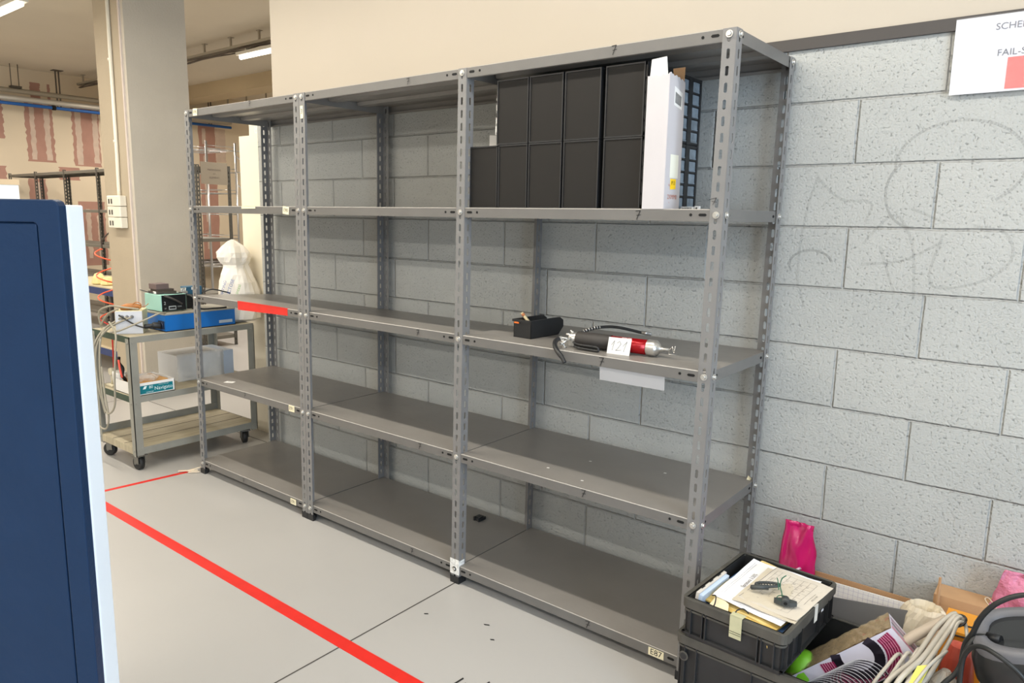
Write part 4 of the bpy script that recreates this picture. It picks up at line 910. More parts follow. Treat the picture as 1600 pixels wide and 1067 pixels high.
# pink antistatic bags
pk = MB(); w, n, m = .118, 12, 16; vs = []
pinkf = mat('pink_film', (216, 34, 112), .22, alpha=.9, var=.08, vscale=10, spec=.8)
def pouch(name, x0, x1, z0, z1, y, thick, m_, label, seed, top_pinch=.85, amp=.006, lean=0, mid=1.0):
    mb = MB(); n, m = 14, 22; vs = []
    for side in (-1, 1):
        for j in range(m+1):
            v = j/m; z = z0+(z1-z0)*v; bulge = math.sin(PI*min(v*1.05, 1))**.6
            hw = (x1-x0)/2*(1-(1-top_pinch)*max(0, v-.6)/.4); cx = (x0+x1)/2+lean*v
            for i in range(n+1):
                u = i/n*2-1
                yy = y+side*thick/2*bulge*max(0, 1-u*u)**.5+side*amp*noise.noise(Vector((u*2.4+seed, v*5, side*3.+seed)))*(1.6 if abs(u) < .9 else .2)
                vs.append((cx+u*hw+amp*.8*noise.noise(Vector((seed, v*6, u))), yy, z))
    N = (n+1)*(m+1); fs = []
    for s in (0, 1):
        for j in range(m):
            for i in range(n):
                a = s*N+j*(n+1)+i; f = (a, a+1, a+n+2, a+n+1); fs.append(f if s == 0 else f[::-1])
    for j in range(m):
        for i in (0, n): a = j*(n+1)+i; fs.append((a, a+n+1, N+a+n+1, N+a))
    for i in range(n):
        for j in (0, m): a = j*(n+1)+i; fs.append((a, a+1, N+a+1, N+a))
    mb.add(vs, fs, 0, True); return tag(mb.build(name, m_), label, 'plastic bag')
pouch('plastic_bag', 3.112, 3.238, .05, .440, .492, .045, pinkf, 'bright pink plastic bag standing against the wall behind the paper crate', 3, .78, .010, -.004)
tag(MB().cyl((3.185, .462, .272), (3.180, .464, .276), .017, n=14).build('round_sticker', mat('frosted_white', (226, 196, 214), .4)), 'small frosted round disc stuck on the bright pink bag', 'sticker')
pouch('plastic_bag', 3.735, 3.92, .25, .47, .47, .05, mat('pale_pink_bubble', (214, 128, 156), .22, alpha=.9, bump=.8, bscale=70, var=.15, vscale=60), 'pale pink bubble wrap bag behind the black device by the wall', 8, .85, .010, .02)
tag(MB().box((3.80, .42, 0), (4.02, .53, .25)).build('brown_carton', card), 'low brown carton hidden behind the black device under the bubble wrap', 'carton')

# ------------------------------------------------------------------ workshop trolley and its load
frame = mat('trolley_grey_green', (140, 139, 130), .5, var=.12, vscale=8)
deck = mat('worn_wood_deck', (168, 158, 134), .7, var=.2, vscale=5, stretch=(8, 1, 1))
green = mat('dark_green_paint', (48, 66, 52), .5, var=.1)
TX, TY = -.77, -.235
t = thing('workshop_trolley', 'three-tier grey steel trolley on castors left of the racks', 'trolley', (TX, TY, 0))
TW, TD = .49, .79
for x, y, sx, sy in ((0, 0, 1, 1), (TW, 0, -1, 1), (0, TD, 1, -1), (TW, TD, -1, -1)):
    b = MB(); b.box((min(x, x+sx*.045), min(y, y+sy*.004), .085), (max(x, x+sx*.045), max(y, y+sy*.004), .775)); b.box((min(x, x+sx*.004), min(y, y+sy*.045), .085), (max(x, x+sx*.004), max(y, y+sy*.045), .775))
    for z in (.12, .40, .75): b.cyl((x, y+sy*.022, z), (x+(-sx)*.004, y+sy*.022, z), .007, n=8); b.cyl((x+sx*.022, y, z), (x+sx*.022, y-sy*.004, z), .007, n=8)
    lg = b.build('leg', frame, t)
for nm, z, lip in (('top_deck', .785, .035), ('middle_deck', .438, .035), ('bottom_deck', .135, .04)):
    b = MB(); b.box((.004, .004, z-.008), (TW-.004, TD-.004, z), 0)
    zz = z-lip if nm != 'bottom_deck' else z-lip
    b.box((0.002, .002, zz), (TW-.002, .006, z+.001), 2); b.box((.002, TD-.006, zz), (TW-.002, TD-.002, z+.001), 1); b.box((.002, .002, zz), (.006, TD-.002, z+.001), 1); b.box((TW-.006, .002, zz), (TW-.002, TD-.002, z+.001), 1)
    if nm == 'bottom_deck':
        b.box((.002, .002, z), (.008, TD-.002, z+.045), 1)
        for x in (.17, .32): b.box((x, .01, z), (x+.004, TD-.01, z+.0008), 3)
    b.build(nm, [deck, frame, green if nm != 'bottom_deck' else deck, hole], t)
for x, y, a in ((.075, .04, .5), (TW-.03, .03, .15), (TW-.03, TD-.08, -.3), (.07, TD-.07, .3)):
    M = Matrix.Translation((x, y, 0))@Matrix.Rotation(a, 4, 'Z')
    c = MB(); c.box((-.035, -.03, .086), (.035, .03, .092), 0, M); c.box((-.02, -.024, .04), (.018, -.020, .088), 0, M); c.box((-.02, .020, .04), (.018, .024, .088), 0, M); c.cyl(M@Vector((-.01, -.026, .04)), M@Vector((-.01, .026, .04)), .006, n=8)
    cs = c.build('castor', mat('castor_steel', (120, 118, 112), .4, .6), t)
    c = MB(); c.tube([M@Vector((-.01, yy, .04)) for yy in (-.015, -.012, .012, .015)], [.034, .0395, .0395, .034], 24); c.build('wheel', rubber, cs)
TZ = .7865
blue = mat('bright_blue_enamel', (20, 104, 182), .35, var=.05)
t = thing('blue_instrument', 'long flat bright blue instrument case on top of the trolley', 'instrument case', (-.32, .0, TZ))
b = MB(); b.box((-.27, 0, 0), (0, .45, .098), 0); b.box((-.272, -.002, .098), (.002, .452, .106), 1); b.box((-.272, -.002, -.0005), (.002, .452, .004), 2); b.build('case', [blue, mat('dusty_lid', (150, 146, 134), .6, var=.1), hole], t)
MB().box((.0, .34, .018), (.0015, .43, .036)).build('name_plate', mat('silver_plate', (176, 190, 200), .4), t)
b = MB(); b.cyl((-.045, -.001, .035), (-.045, -.008, .035), .022, n=14); b.box((-.08, -.004, .015), (-.012, 0, .062)); b.build('socket', mat('navy_socket', (26, 40, 66), .5), t)
b = MB(); b.tube(spline([(-.365, -.010, TZ+.035), (-.372, -.04, TZ+.038), (-.39, -.08, TZ+.035), (-.405, -.12, TZ+.03)], 6), [.020]*8+[.013]*6+[.008]*5, 10)
tag(b.build('black_plug', blackp), 'thick black plug in the left end of the blue instrument', 'plug')
# teal power supply on the blue case
t = thing('power_supply', 'pale turquoise box with black front numbered 2 on the blue instrument', 'power supply', (-.40, .02, TZ+.1065))
MB().rbox((-.20, 0, .004), (0, .158, .102), .004).build('housing', mat('pale_turquoise', (150, 196, 184), .45), t)
b = MB(); b.box((0, .005, .006), (.003, .153, .100), 0); b.build('front_panel', mat('panel_black', (20, 22, 24), .3), t)
b = MB(); b.text('2', .026, (.0034, .022, .052), (0, 1, 0), (0, 0, 1), 0); b.text('oI', .014, (.0034, .024, .022), (0, 1, 0), (0, 0, 1), 0); b.text('ooo', .016, (.0034, .112, .03), (0, 1, 0), (0, 0, 1), 0); b.box((.003, .045, .012), (.0042, .090, .034), 0); b.box((.0042, .049, .017), (.0048, .086, .029), 1)
b.build('panel_print', [mat('pale_grey_print', (176, 182, 182), .5), ink], t)
b = MB()
for x in (-.18, -.02):
    for y in (.02, .14): b.cyl((x, y, 0), (x, y, .005), .008, n=8)
b.build('rubber_feet', rubber, t)
tag(MB().tube(spline([(-.396, .04, TZ+.205), (-.385, .06, TZ+.195), (-.380, .10, TZ+.175), (-.383, .14, TZ+.15)], 5), .006, 8).build('soldering_handle', mat('charcoal', (60, 58, 56), .5)), 'dark handle hanging across the black front of the turquoise box', 'handle')
z2 = TZ+.209
tag(MB().rbox((-.56, .03, z2+.028), (-.47, .11, z2+.06), .003).build('brown_box', mat('dull_plum_box', (98, 82, 80), .6)), 'small dull brown box above the turquoise power supply', 'box')
b = MB(); b.box((-.57, .03, z2), (-.46, .15, z2+.014)); b.box((-.56, .04, z2+.014), (-.47, .14, z2+.028)); b.box((-.50, .025, z2+.002), (-.47, .03, z2+.016), 1)
tag(b.build('stacked_board', [mat('dark_brown_board', (70, 60, 52), .6), white]), 'flat dark brown board under the small brown box', 'board')
t = thing('blue_adapter', 'small steel-blue adapter box behind the turquoise power supply', 'adapter', (-.44, .20, TZ+.1065))
MB().rbox((-.07, 0, .085), (0, .105, .138), .004).build('housing', mat('steel_blue', (44, 94, 122), .45), t)
MB().slab((.0008, .035, .118), (.0008, .075, .118), (.0008, .075, .134), (.0008, .035, .134), .0006).build('label', white, t)
b = MB(); b.box((-.06, .02, 0), (-.03, .08, .086)); b.box((-.02, .045, .078), (.004, .075, .088)); b.build('stand', blackp, t)
b = MB(); M = Vector((-.43, .165, z2-.002))
for k in range(3): b.cyl(M+Vector((0, k*.012, 0)), M+Vector((.004, k*.012, .03)), .004, n=8); b.cyl(M+Vector((.004, k*.012, .03)), M+Vector((.004, k*.012, .034)), .0055, n=8)
b.box((-.445, .155, z2-.002), (-.42, .2, z2+.012))
tag(b.build('terminal_block', zinc), 'small metal terminal block between the brown box and the blue adapter', 'terminal')
for lab, pts, r in (('black cable lying from the adapter over the blue instrument to the right', [(-.42, .29, TZ+.19), (-.38, .34, TZ+.18), (-.34, .38, TZ+.15), (-.35, .42, TZ+.13), (-.40, .46, TZ+.112)], .005),
                    ('second black cable loop on the blue instrument beside the turquoise box', [(-.43, .19, TZ+.20), (-.36, .22, TZ+.19), (-.34, .2, TZ+.15), (-.35, .24, TZ+.115), (-.33, .32, TZ+.112), (-.33, .40, TZ+.112)], .0055),
                    ('thin dark lead across the top of the turquoise box', [(-.60, -.005, z2+.02), (-.5, .02, z2+.008), (-.42, .10, z2+.004), (-.41, .16, z2+.004)], .003),
                    ('dark cable from the turquoise box end down behind the rack post', [(-.40, .185, TZ+.2), (-.37, .2, TZ+.19), (-.36, .21, TZ+.16), (-.37, .2, TZ+.115)], .006),
                    ('dark thin cable running behind the rack post to the white sack', [(-.44, .3, TZ+.2), (-.42, .36, TZ+.22), (-.40, .44, TZ+.20), (-.41, .5, TZ+.18)], .004)):
    tag(MB().tube(spline(pts, 7), r, 8).build('equipment_cable', cm), lab, 'cable')
# control box with grey leads
CA = math.radians(53.6); CO = Vector((-.448, -.226, TZ))
t = thing('control_box', 'cream and grey control box with three sockets at the trolley corner', 'control box', CO, CA)
MB().box((.001, .004, 0), (.141, .15, .132)).build('housing', mat('old_cream_box', (214, 204, 164), .5), t)
MB().box((0, 0, 0), (.142, .004, .130)).build('front_plate', mat('light_grey_plate', (196, 199, 206), .4), t)
def cbp(x, y, z): return CO+Vector((x*math.cos(CA)-y*math.sin(CA), x*math.sin(CA)+y*math.cos(CA), z))
for k in range(3):
    x = .036+k*.026; MB().cyl((x, 0, .098), (x, -.010, .098), .010, .008, 12).build('cable_gland', mat('grey_gland', (110, 110, 112), .5), t)
grayc = mat('grey_lead', (150, 144, 128), .55)
for i, (lab, pts, r) in enumerate((
    ('grey lead from the left socket hanging lowest off the trolley corner', [cbp(.036, -.01, .098), (-.56, -.25, .80), (-.57, -.30, .72), (-.66, -.31, .55), (-.70, -.30, .42), (-.66, -.31, .30), (-.56, -.31, .235), (-.47, -.31, .24), (-.43, -.31, .32), (-.46, -.31, .45), (-.50, -.30, .6)], .0055),
    ('grey lead from the middle socket hanging in the long middle loop', [cbp(.062, -.01, .098), (-.52, -.25, .82), (-.50, -.30, .72), (-.50, -.31, .5), (-.47, -.31, .36), (-.41, -.31, .34), (-.36, -.30, .40), (-.34, -.30, .55), (-.33, -.29, .70), (-.38, -.26, .80), (-.45, -.26, .86)], .0055),
    ('grey lead from the right socket falling straight along the trolley leg', [cbp(.088, -.01, .098), (-.46, -.25, .83), (-.52, -.30, .74), (-.55, -.31, .6), (-.52, -.31, .45), (-.47, -.31, .33)], .0055),
    ('grey lead arching over the top of the control box to the left edge', [cbp(.12, .04, .137), cbp(.04, .03, .150), (-.56, -.2, TZ+.15), (-.69, -.21, TZ+.11), (-.72, -.20, TZ+.04), (-.71, -.19, TZ+.006)], .0055),
    ('second grey lead curling beside the control box on the left', [cbp(.01, .03, .14), (-.60, -.20, TZ+.10), (-.70, -.2, TZ+.03), (-.72, -.19, TZ+.006)], .0055),
    ('grey lead crossing from the control box front up to the blue instrument', [(-.45, -.26, .80), (-.40, -.235, .81), (-.36, -.19, .835), (-.32, -.12, .87), (-.31, -.04, .90), (-.35, .02, .8965)], .005),
    ('dark lead over the top right of the control box', [cbp(.02, -.008, .11), cbp(.07, -.012, .075), cbp(.11, -.012, .05), cbp(.15, -.01, .035)], .0045))):
    tag(MB().tube(spline(pts, 7), r, 8).build('grey_lead', grayc if i < 6 else cm), lab, 'cable', 'leads hanging off the control box')
b = MB(); b.tube(spline([cbp(.02, .06, .142), cbp(.06, .05, .150), cbp(.10, .05, .153), cbp(.13, .05, .150)], 5), [.012, .016, .018, .019, .02, .02, .019, .019, .018, .017, .016, .015, .013, .012, .011, .010], 8)
b.tube([cbp(.11+.022*math.cos(a), .04, .158+.020*math.sin(a)) for a in [2*PI*i/14 for i in range(15)]], .003, 6); b.tube(spline([cbp(.12, .05, .15), cbp(.15, .05, .152), cbp(.17, .05, .168)], 5), .0022, 6)
tag(b.build('brown_cord_bundle', mat('brown_cord', (164, 104, 46), .5, var=.3, vscale=40)), 'bundle of brown cord lying on top of the control box', 'cord')
# middle deck load
MZ = .4395
t = thing('paper_carton', 'low white and teal printed carton on the middle tier of the trolley', 'carton', (-.292, -.215, MZ))
b = MB(); w, d, h = .26, .235, .072
for lo, hi in (((-w, 0, 0), (0, .003, h)), ((-w, d-.003, 0), (0, d, h)), ((-w, 0, 0), (-w+.003, d, h)), ((-.003, 0, 0), (0, d, h)), ((-w, 0, 0), (0, d, .003))): b.box(lo, hi)
b.build('tray', white, t)
b = MB(); b.box((0, .004, .008), (.0008, d-.012, h-.016), 0); b.text('Navigator', .030, (.0010, .172, .030), (0, 1, 0), (0, 0, 1), 1); b.text('80', .024, (.0010, .093, .042), (0, 1, 0), (0, 0, 1), 1); b.text('universal', .012, (.0010, .085, .016), (0, 1, 0), (0, 0, 1), 1); b.text('premium office paper', .007, (.0010, .17, .050), (0, 1, 0), (0, 0, 1), 1)
b.add([(.0011, .045, .035), (.0011, .062, .035), (.0011, .070, .052), (.0011, .055, .052)], [(0, 1, 2, 3)], 1); b.build('teal_print', [mat('teal_print', (0, 116, 128), .5), mat('white_print', (214, 234, 234), .5)], t)
kraft = mat('kraft_envelope', (204, 156, 96), .6, var=.1, vscale=20)
for i, (y, dz, rot) in enumerate(((.03, 0, .12), (.09, .006, -.1), (.15, .002, .2))):
    M = Matrix.Translation((-.292-.13, -.215+.03+y*.9, MZ+.045+dz))@Matrix.Rotation(rot, 4, 'X')
    tag(MB().box((-.11, -.035, 0), (.11, .045, .018), 0, M).build('kraft_envelope', kraft), ['kraft envelope nearest the trolley leg in the white and teal carton', 'kraft envelope in the middle of the white and teal carton', 'kraft envelope at the far end of the white and teal carton'][i], 'envelope', 'kraft envelopes in the carton')
blob('clear_wrap', film and mat('clear_wrap_film', (240, 238, 232), .12, alpha=.35, spec=.9), [(MZ+.066, .05), (MZ+.085, .06), (MZ+.10, .04), (MZ+.107, .01)], (-.40, -.10), 22, .3, 6, 3, (1.2, 1.1), 'crumpled clear wrap on top of the kraft envelopes', 'plastic wrap')
blob('white_cup', white, [(MZ, .045), (MZ+.03, .05), (MZ+.09, .052), (MZ+.10, .045), (MZ+.102, .01)], (-.57, -.17), 8, .12, 3, 6, (1.3, .7), 'crumpled white packet under the hanging leads on the middle tier', 'packet')
b = MB(); b.rbox((-.70, -.20, MZ+.0), (-.62, -.13, MZ+.012), .003); b.cyl((-.66, -.19, MZ+.09), (-.66, -.17, MZ+.09), .022, n=14); b.cyl((-.66, -.18, MZ+.012), (-.66, -.18, MZ+.07), .006, n=8)
tag(b.build('round_plug', mat('ivory_plug', (214, 206, 180), .5)), 'ivory round fitting on the left of the trolley middle tier', 'fitting')
b = MB(); b.tube(spline([(-.50, -.20, MZ+.20), (-.48, -.21, MZ+.17), (-.46, -.2, MZ+.14), (-.45, -.21, MZ+.10), (-.46, -.19, MZ+.07), (-.47, -.18, MZ+.003)], 5), .010, 8, mi=0); b.tube(spline([(-.47, -.215, MZ+.19), (-.45, -.22, MZ+.15), (-.44, -.215, MZ+.09)], 5), .006, 8, mi=1)
tag(b.build('cable_bundle', [blackp, mat('coral_cord', (226, 84, 66), .5)]), 'black and coral red cable bundle behind the near trolley leg', 'cable')
t = thing('wrapped_case', 'grey-white metal case wrapped in clear film on the trolley middle tier', 'wrapped case', (-.47, .14, MZ))
b = MB(); b.box((-.26, 0, 0), (0, .30, .16), 0); b.box((-.26, .302, .002), (.0, .375, .158), 1); b.box((.0, .285, .0), (.003, .300, .16), 2)
for z in (.02, .075, .14): b.cyl((.003, .292, z), (.005, .292, z), .004, n=8, mi=2)
b.build('case', [mat('case_grey_white', (206, 206, 206), .45, var=.05), mat('case_pale_blue', (178, 190, 206), .45), mat('case_trim', (150, 152, 154), .4)], t)
b = MB(); vs = []; rnd = random.Random(4); K = 18
for j in range(9):
    for i in range(K): vs.append((.006+.010*rnd.random(), -.015+i*.315/(K-1), .0+j*.175/8))
b.add(vs, [(j*K+i, j*K+i+1, (j+1)*K+i+1, (j+1)*K+i) for j in range(8) for i in range(K-1)], 0, True); b.build('film_wrap', mat('clear_wrap_film', (240, 238, 232), .12, alpha=.35, spec=.9), t)

# white sack on the trolley
sackm = mat('white_sack', (236, 230, 220), .5, var=.03, vscale=6)
sk = blob('white_sack', sackm, [(TZ, .08), (TZ+.02, .12), (.90, .135), (.98, .135), (1.04, .125), (1.09, .105), (1.13, .082), (1.15, .078), (1.17, .095), (1.20, .108), (1.23, .105), (1.27, .07), (1.30, .03), (1.312, .006)], (-.44, .575), 26, .22, 3.4, 12, (.95, .95), 'white plastic sack tied at the neck on the trolley behind the left bay', 'sack', n_fold=5, fold=.05, lean=(-.08, -.0))
pr = MB()
def on_sack(a, z, r): return Vector((-.455+r*math.cos(a), .575+r*math.sin(a), z))
for a, s, c_ in ((-.95, 'FRUCTOSE', 0), (-.62, 'sintesi', 1), (-1.25, 'SORTING', 0)):
    p = on_sack(a, 1.0, .142); nrm = Vector((math.cos(a), math.sin(a), .15)); u = Vector((-math.sin(a), math.cos(a), 0)); d1 = (u*.35+Vector((0, 0, 1))).normalized(); d2 = nrm.cross(d1)
    pr.text(s, .030, p, d1, d2, c_, lift=.012)
pr.build('sack_print', [mat('blue_sack_print', (92, 112, 176), .5), mat('green_sack_print', (130, 180, 90), .5)], sk)
# board standing against the wall end
tag(MB().rbox((-.592, .70, 0), (-.13, .73, 1.978), .002).build('cream_board', mat('cream_board', (240, 232, 212), .5, var=.02)), 'tall cream board standing against the end of the block wall', 'board')
b = MB(); b.box((-.52, .732, 1.60), (-.13, .742, 2.06), 0); b.text('8', .085, (-.44, .7318, 2.018), (1, 0, 0), (0, 0, 1), 1, lift=.0006)
tag(b.build('numbered_board', [mat('cream_board', (240, 232, 212), .5), white]), 'cream strip with a white figure 8 above the tall board', 'board')

# ------------------------------------------------------------------ room beyond the column
def far_rack(x0, n, y, H=2.0, w=1.0, d=.45, levels=(1.98, 1.49, 1.06, .66, .21), label='', group=None, flip=1):
    t = thing('shelving_rack', label, 'shelving rack', (x0, y, 0)); 
    for i in range(n+1):
        for yy, sy in ((0, 1), (d, -1)):
            post(t, i*w, yy, 1 if i < n else -1, sy, H, mat('dark_rack_paint', (84, 82, 76), .5), lean=0, foot=False)
    for i in range(n):
        for z in levels: shelf(t, i*w+.003, (i+1)*w-.003, .0025, d-.003, z, z, mat('dark_shelf', (112, 108, 98), .5), slots=False)
    return t
far_rack(-8.72, 4, 1.95, w=.98, label='row of grey slotted racks seen past the blue panel, left of the column')
far_rack(-4.6, 1, 2.05, H=1.98, w=1.0, d=.40, levels=(1.96, 1.2, .6, .12), label='grey slotted rack with a grey notice on its end, seen between column and board')
t = thing('notice_sheet', 'grey notice sheet with three lines hung on the end of the far rack', 'notice', (-3.590, 2.10, 1.78))
MB().slab((0, 0, 0), (0, .31, -.005), (0, .31, .228), (0, 0, .232), .002).build('sheet', mat('notice_grey_beige', (150, 140, 124), .5), t)
for w_, sz_, z_ in (('PREPARAZIONE', .022, .150), ('KIT', .018, .108), ('ELEMENTI', .026, .068)): MB().text(w_, sz_, (.001, .155, z_), (0, 1, 0), (0, 0, 1)).build('text_line', mat('notice_print', (104, 92, 86), .6), t)
# steel wire shelf tower
t = thing('wire_shelf_tower', 'bright steel wire shelf tower seen between the column and the board', 'wire shelf', (-6.0, 3.55, 0))
b = MB()
for x, y in ((0, 0), (0, .45), (-.8, 0), (-.8, .45)): b.cyl((x, y, 0), (x, y, 2.47), .016, n=8)
b.build('poles', steel, t)
for z in (.25, .7, 1.1, 1.45, 1.75, 2.05, 2.36):
    b = MB()
    for k in range(6): b.cyl((0, k*.09, z), (-.8, k*.09, z), .004, n=5)
    for x in (0, -.4, -.8): b.cyl((x, 0, z), (x, .45, z), .007, n=6); b.cyl((x, 0, z+.05), (x, .45, z+.05), .005, n=6)
    b.build('wire_shelf', steel, t)
b = MB(); b.cyl((0, .45, 1.9), (0, 1.2, 1.2), .008, n=6); b.cyl((0, .45, 2.3), (0, 1.2, 1.7), .008, n=6); b.cyl((0, .45, 2.36), (0, 1.2, 2.36), .008, n=6); b.cyl((0, .45, 2.06), (0, 1.2, 2.06), .008, n=6); b.build('side_braces', steel, t)
# dark long bench against the left wall
t = thing('low_bench', 'dark low bench along the far wall seen between the column and the white sack', 'bench', (-8.9, 4.7, 0))
MB().box((0, 0, .56), (.5, 2.0, .62)).build('bench_top', mat('bench_dark', (58, 52, 46), .6), t)
for x, y in ((.03, .05), (.44, .05), (.03, 1.9), (.44, 1.9)): MB().box((x, y, 0), (x+.04, y+.04, .56)).build('leg', mat('bench_dark', (58, 52, 46), .6), t)
# blue workbench with gloves and orange air hose
t = thing('blue_workbench', 'workbench with dark blue beams behind the trolley, left of the column', 'workbench', (-4.3, .82, 0))
navy = mat('navy_beam', (24, 52, 110), .4)
for nm, z in (('bench_top', .80), ('lower_shelf', .24)):
    b = MB(); b.box((0, 0, z-.015), (1.75, .6, z), 0); b.box((0, -.004, z-.075), (1.75, .0, z-.012), 1); b.box((0, .6, z-.075), (1.75, .604, z-.012), 1); b.box((1.75, 0, z-.075), (1.754, .6, z-.012), 1); b.build(nm, [mat('pale_bench_top', (206, 190, 158), .6), navy], t)
for x, y in ((.0, .0), (1.70, .0), (0, .56), (1.70, .56)): MB().box((x, y, 0), (x+.04, y+.04, .80)).build('leg', mat('bench_leg_dark', (60, 60, 62), .5), t)
glove = mat('pale_yellow_rubber', (238, 222, 160), .5, var=.08, vscale=20)
for i, (x, y, r, h, sq) in enumerate(((-3.36, .90, .055, .11, (1, 1.1)), (-3.20, .92, .05, .08, (1.1, 1.4)), (-3.30, 1.10, .05, .06, (1.2, 1)))):
    blob('rubber_glove', glove, [(.801, r*.7), (.812, r), (.80+h*.6, r*.9), (.80+h*.9, r*.55), (.80+h, r*.15)], (x, y), 12, .3, 4, 20+i*3, sq, ['pale yellow crumpled cloth standing on the blue workbench, left one', 'pale yellow crumpled cloth lying on the blue workbench, nearer the column', 'pale yellow crumpled cloth at the back of the blue workbench'][i], 'cloth')
cp = []
for k in range(120):
    a = k/119*2*PI*3.2+PI; zz = 1.16-.60*k/119; cp.append((-2.665+.095*math.cos(a), .70+.095*math.sin(a), zz))
t = thing('air_hose', 'orange coiled air hose hanging left of the column', 'air hose', (-2.665, .70, 0))
MB().tube([Vector(p)-t.location for p in cp], .006, 7).build('coil', mat('orange_hose', (240, 96, 52), .4), t)
MB().tube([Vector(p)-t.location for p in spline([(-2.76, .70, 1.16), (-2.74, .69, 1.22), (-2.70, .69, 1.25), (-2.55, .70, 1.32), (-2.36, .72, 1.36)], 5)], .006, 7).build('drop_line', mat('dark_hose', (66, 60, 56), .5), t)
MB().tube([Vector(cp[-1])-t.location, Vector((-2.64, .68, .50))-t.location, Vector((-2.62, .66, .01))-t.location], .007, 7).build('tool_end', mat('red_coupling', (190, 50, 40), .5), t)
# pipes and trunking along the left wall, hung from the ceiling
pm = mat('galvanised_pipe', (196, 190, 178), .4, .3)
tag(MB().cyl((-8.7, 0, 3.195), (-8.7, 5.6, 3.195), .035, n=12).build('ceiling_pipe', mat('dull_pipe', (150, 140, 122), .6)), 'dull grey upper pipe along the patched left wall', 'pipe')
tag(MB().cyl((-8.7, 0, 3.085), (-8.7, 5.6, 3.085), .04, n=12).build('ceiling_pipe', pm), 'shiny grey middle pipe along the patched left wall', 'pipe')
t = thing('blue_pipe', 'bright blue lower pipe along the patched left wall', 'pipe', (-8.7, 2.8, 3.01))
MB().cyl((0, -2.8, 0), (0, 2.8, 0), .024, n=12).build('pipe', mat('blue_pipe', (24, 92, 168), .4), t)
MB().cyl((0, -.19, 0), (0, -.14, 0), .034, n=12).build('coupling', hole, t)
for i, (y, lab) in enumerate(((2.14, 'left thin pair of threaded rods holding the upper pipe'), (2.72, 'dark steel channel hanger holding the wall pipes'), (5.2, 'dark channel hanger seen right of the column'))):
    b = MB()
    if i == 0: b.cyl((-8.7, y-.05, 3.2), (-8.7, y-.05, CEIL), .006, n=6); b.cyl((-8.7, y+.05, 3.2), (-8.7, y+.05, CEIL), .006, n=6); b.box((-8.75, y-.07, 3.23), (-8.65, y+.07, 3.26))
    else: b.box((-8.72, y-.03, 3.0), (-8.70, y-.015, CEIL)); b.box((-8.72, y+.015, 3.0), (-8.70, y+.03, CEIL)); b.box((-8.76, y-.07, CEIL-.01), (-8.64, y+.07, CEIL))
    tag(b.build('pipe_hanger', mat('hanger_steel', (84, 76, 66), .5)), lab, 'hanger')
# cable trays with cable bunches
def tray(x0, x1, y, z, label):
    t = thing('cable_tray', label, 'cable tray', (x0, y, z)); L_ = x1-x0; g = mat('tray_galvanised', (172, 164, 150), .45, .3)
    b = MB(); b.box((0, -.05, 0), (L_, .05, .003)); b.box((0, -.05, 0), (L_, -.047, .035)); b.box((0, .047, 0), (L_, .05, .035)); b.build('channel', g, t)
    b = MB(); rnd = random.Random(2)
    for k in range(3):
        pts = [(i*L_/24, -.03+k*.03+rnd.uniform(-.012, .012), -.012-rnd.random()*.02) for i in range(25)]; b.tube(pts, .008, 6)
    b.build('cable_bunch', mat('dark_cables', (92, 82, 74), .6), t)
    b = MB()
    for i in range(int(L_/.6)+1):
        x = min(i*.6+.15, L_-.02); b.box((x-.012, -.02, 0), (x+.012, .0, CEIL-z)); b.box((x-.03, -.03, CEIL-z-.008), (x+.03, .02, CEIL-z))
    b.build('hangers', g, t)
tray(-8.9, -1.0, 3.12, 3.42, 'cable tray with dark cables above the lit tube, right of the column')
tray(-8.9, -1.0, 5.6, 3.28, 'farther cable tray beyond the concrete beam')
tag(MB().cyl((-8.9, 5.45, 3.30), (-1, 5.45, 3.30), .022, n=8).build('ceiling_pipe', pm), 'grey pipe beyond the concrete beam', 'pipe')
# tube lamps
lampm = mat('lamp_housing', (226, 222, 212), .5)
glow = mat('tube_glow', (255, 244, 224), .5, emit=6)
first = None
def lamp(x, y, z, label):
    global first
    if first is None:
        first = thing('tube_lamp', label, 'tube lamp', (x, y, z), group='ceiling tube lamps')
        b = MB(); b.box((-.74, -.05, .02), (.74, .05, .055)); b.box((-.60, -.01, .055), (-.58, .01, .105)); b.box((.58, -.01, .055), (.60, .01, .105)); b.build('housing', lampm, first)
        MB().tube([(-.72, 0, 0), (-.71, 0, 0), (.71, 0, 0), (.72, 0, 0)], [.012, .024, .024, .012], 12).build('tube', glow, first)
        return first
    o = copy_tree(first); o.location = (x, y, z); o['label'] = label
    if y != 3.1: r = MB(); r.cyl((-.59, 0, .10), (-.59, 0, CEIL-z), .004, n=6); r.cyl((.59, 0, .10), (.59, 0, CEIL-z), .004, n=6); r.build('drop_rods', lampm, o)
    return o
lamp(-3.62, 3.1, 3.31, 'lit tube lamp hanging right of the column under the cable tray')
lamp(-4.62, .64, 3.31, 'lit tube lamp at the top left corner of the view')
for x, y in LEFT_ROWS:
    if (x, y) in ((-3.62, 3.1), (-4.62, 0.64)): continue
    lamp(x, y, 3.31, 'tube lamp of the next room, outside the view')
for x, y, c in ROWS: lamp(x, y, 3.05, 'tube lamp of the rows above and behind the viewer')

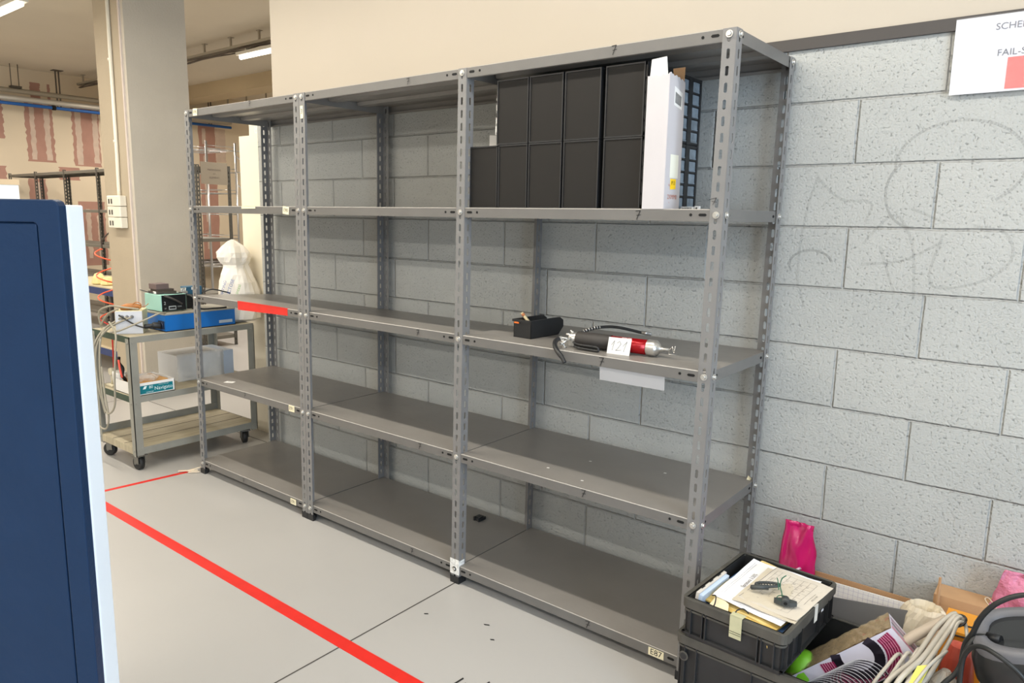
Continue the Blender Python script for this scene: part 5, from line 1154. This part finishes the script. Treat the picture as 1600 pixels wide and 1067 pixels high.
# ------------------------------------------------------------------ blue panel in the left foreground
Oc = Vector((2.588, -1.602, 0)); ux = Vector((.7793, .6266, 0)); nb = Vector((.6266, -.7793, 0))     # ux to the right, nb towards the viewer
t = thing('blue_partition', 'dark blue enamelled door panel standing in the left foreground', 'panel', (Oc.x, Oc.y, 0))
R4 = Matrix((( ux.x, -nb.x, 0, 0), (ux.y, -nb.y, 0, 0), (0, 0, 1, 0), (0, 0, 0, 1)))
def P4(mb_lo, mb_hi, r=.006): return MB().rbox(mb_lo, mb_hi, r, M=R4)
HB = 1.504
b = MB(); wv = .9
r_ = .010
out = [(-wv, .02), (0, .02), (0, HB-r_), (-r_*.3, HB-r_*.3), (-r_, HB), (-wv, HB), (-wv, HB-.036), (-.042, HB-.036), (-.038, HB-.038), (-.036, HB-.042), (-.036, .06), (-wv, .06)]
b.prism(out, -.022, 0, 0, R4@Matrix(((1, 0, 0, 0), (0, 0, -1, 0), (0, 1, 0, 0), (0, 0, 0, 1))))
b.box((-wv, .006, .02), (-.036, .022, HB-.036), 0, R4)
b.build('door_face', bluemetal, t, bevel=.002)
P4((-wv, .0012, .062), (-.0385, .0065, HB-.0385), .002).build('inset_panel', bluemetal, t)
b = MB(); b.rbox((-wv, .022, 0), (.001, .069, HB-.008), .004, M=R4); b.build('pale_frame', palewhite, t, label='pale blue-white frame')
tag(MB().box((-wv-.3, .022, 0), (-wv, .069, HB-.008), 0, Matrix.Translation(Oc)@R4).build('cabinet_post', palewhite), 'pale post carrying the blue door panel, outside the view', 'post')
t = thing('white_carton_stack', 'tall white carton with brown top edge behind the blue panel', 'carton', (1.813, -1.40, 0))
MB().box((-.5, -.02, 0), (0, .4, 1.545), 0, Matrix.Rotation(math.radians(73.5), 4, 'Z')).build('carton_body', mat('bright_white_card', (236, 234, 228), .6), t)
MB().box((-.502, -.022, 1.545), (.002, .402, 1.558), 0, Matrix.Rotation(math.radians(73.5), 4, 'Z')).build('top_edge', mat('tan_card', (206, 178, 140), .7), t)
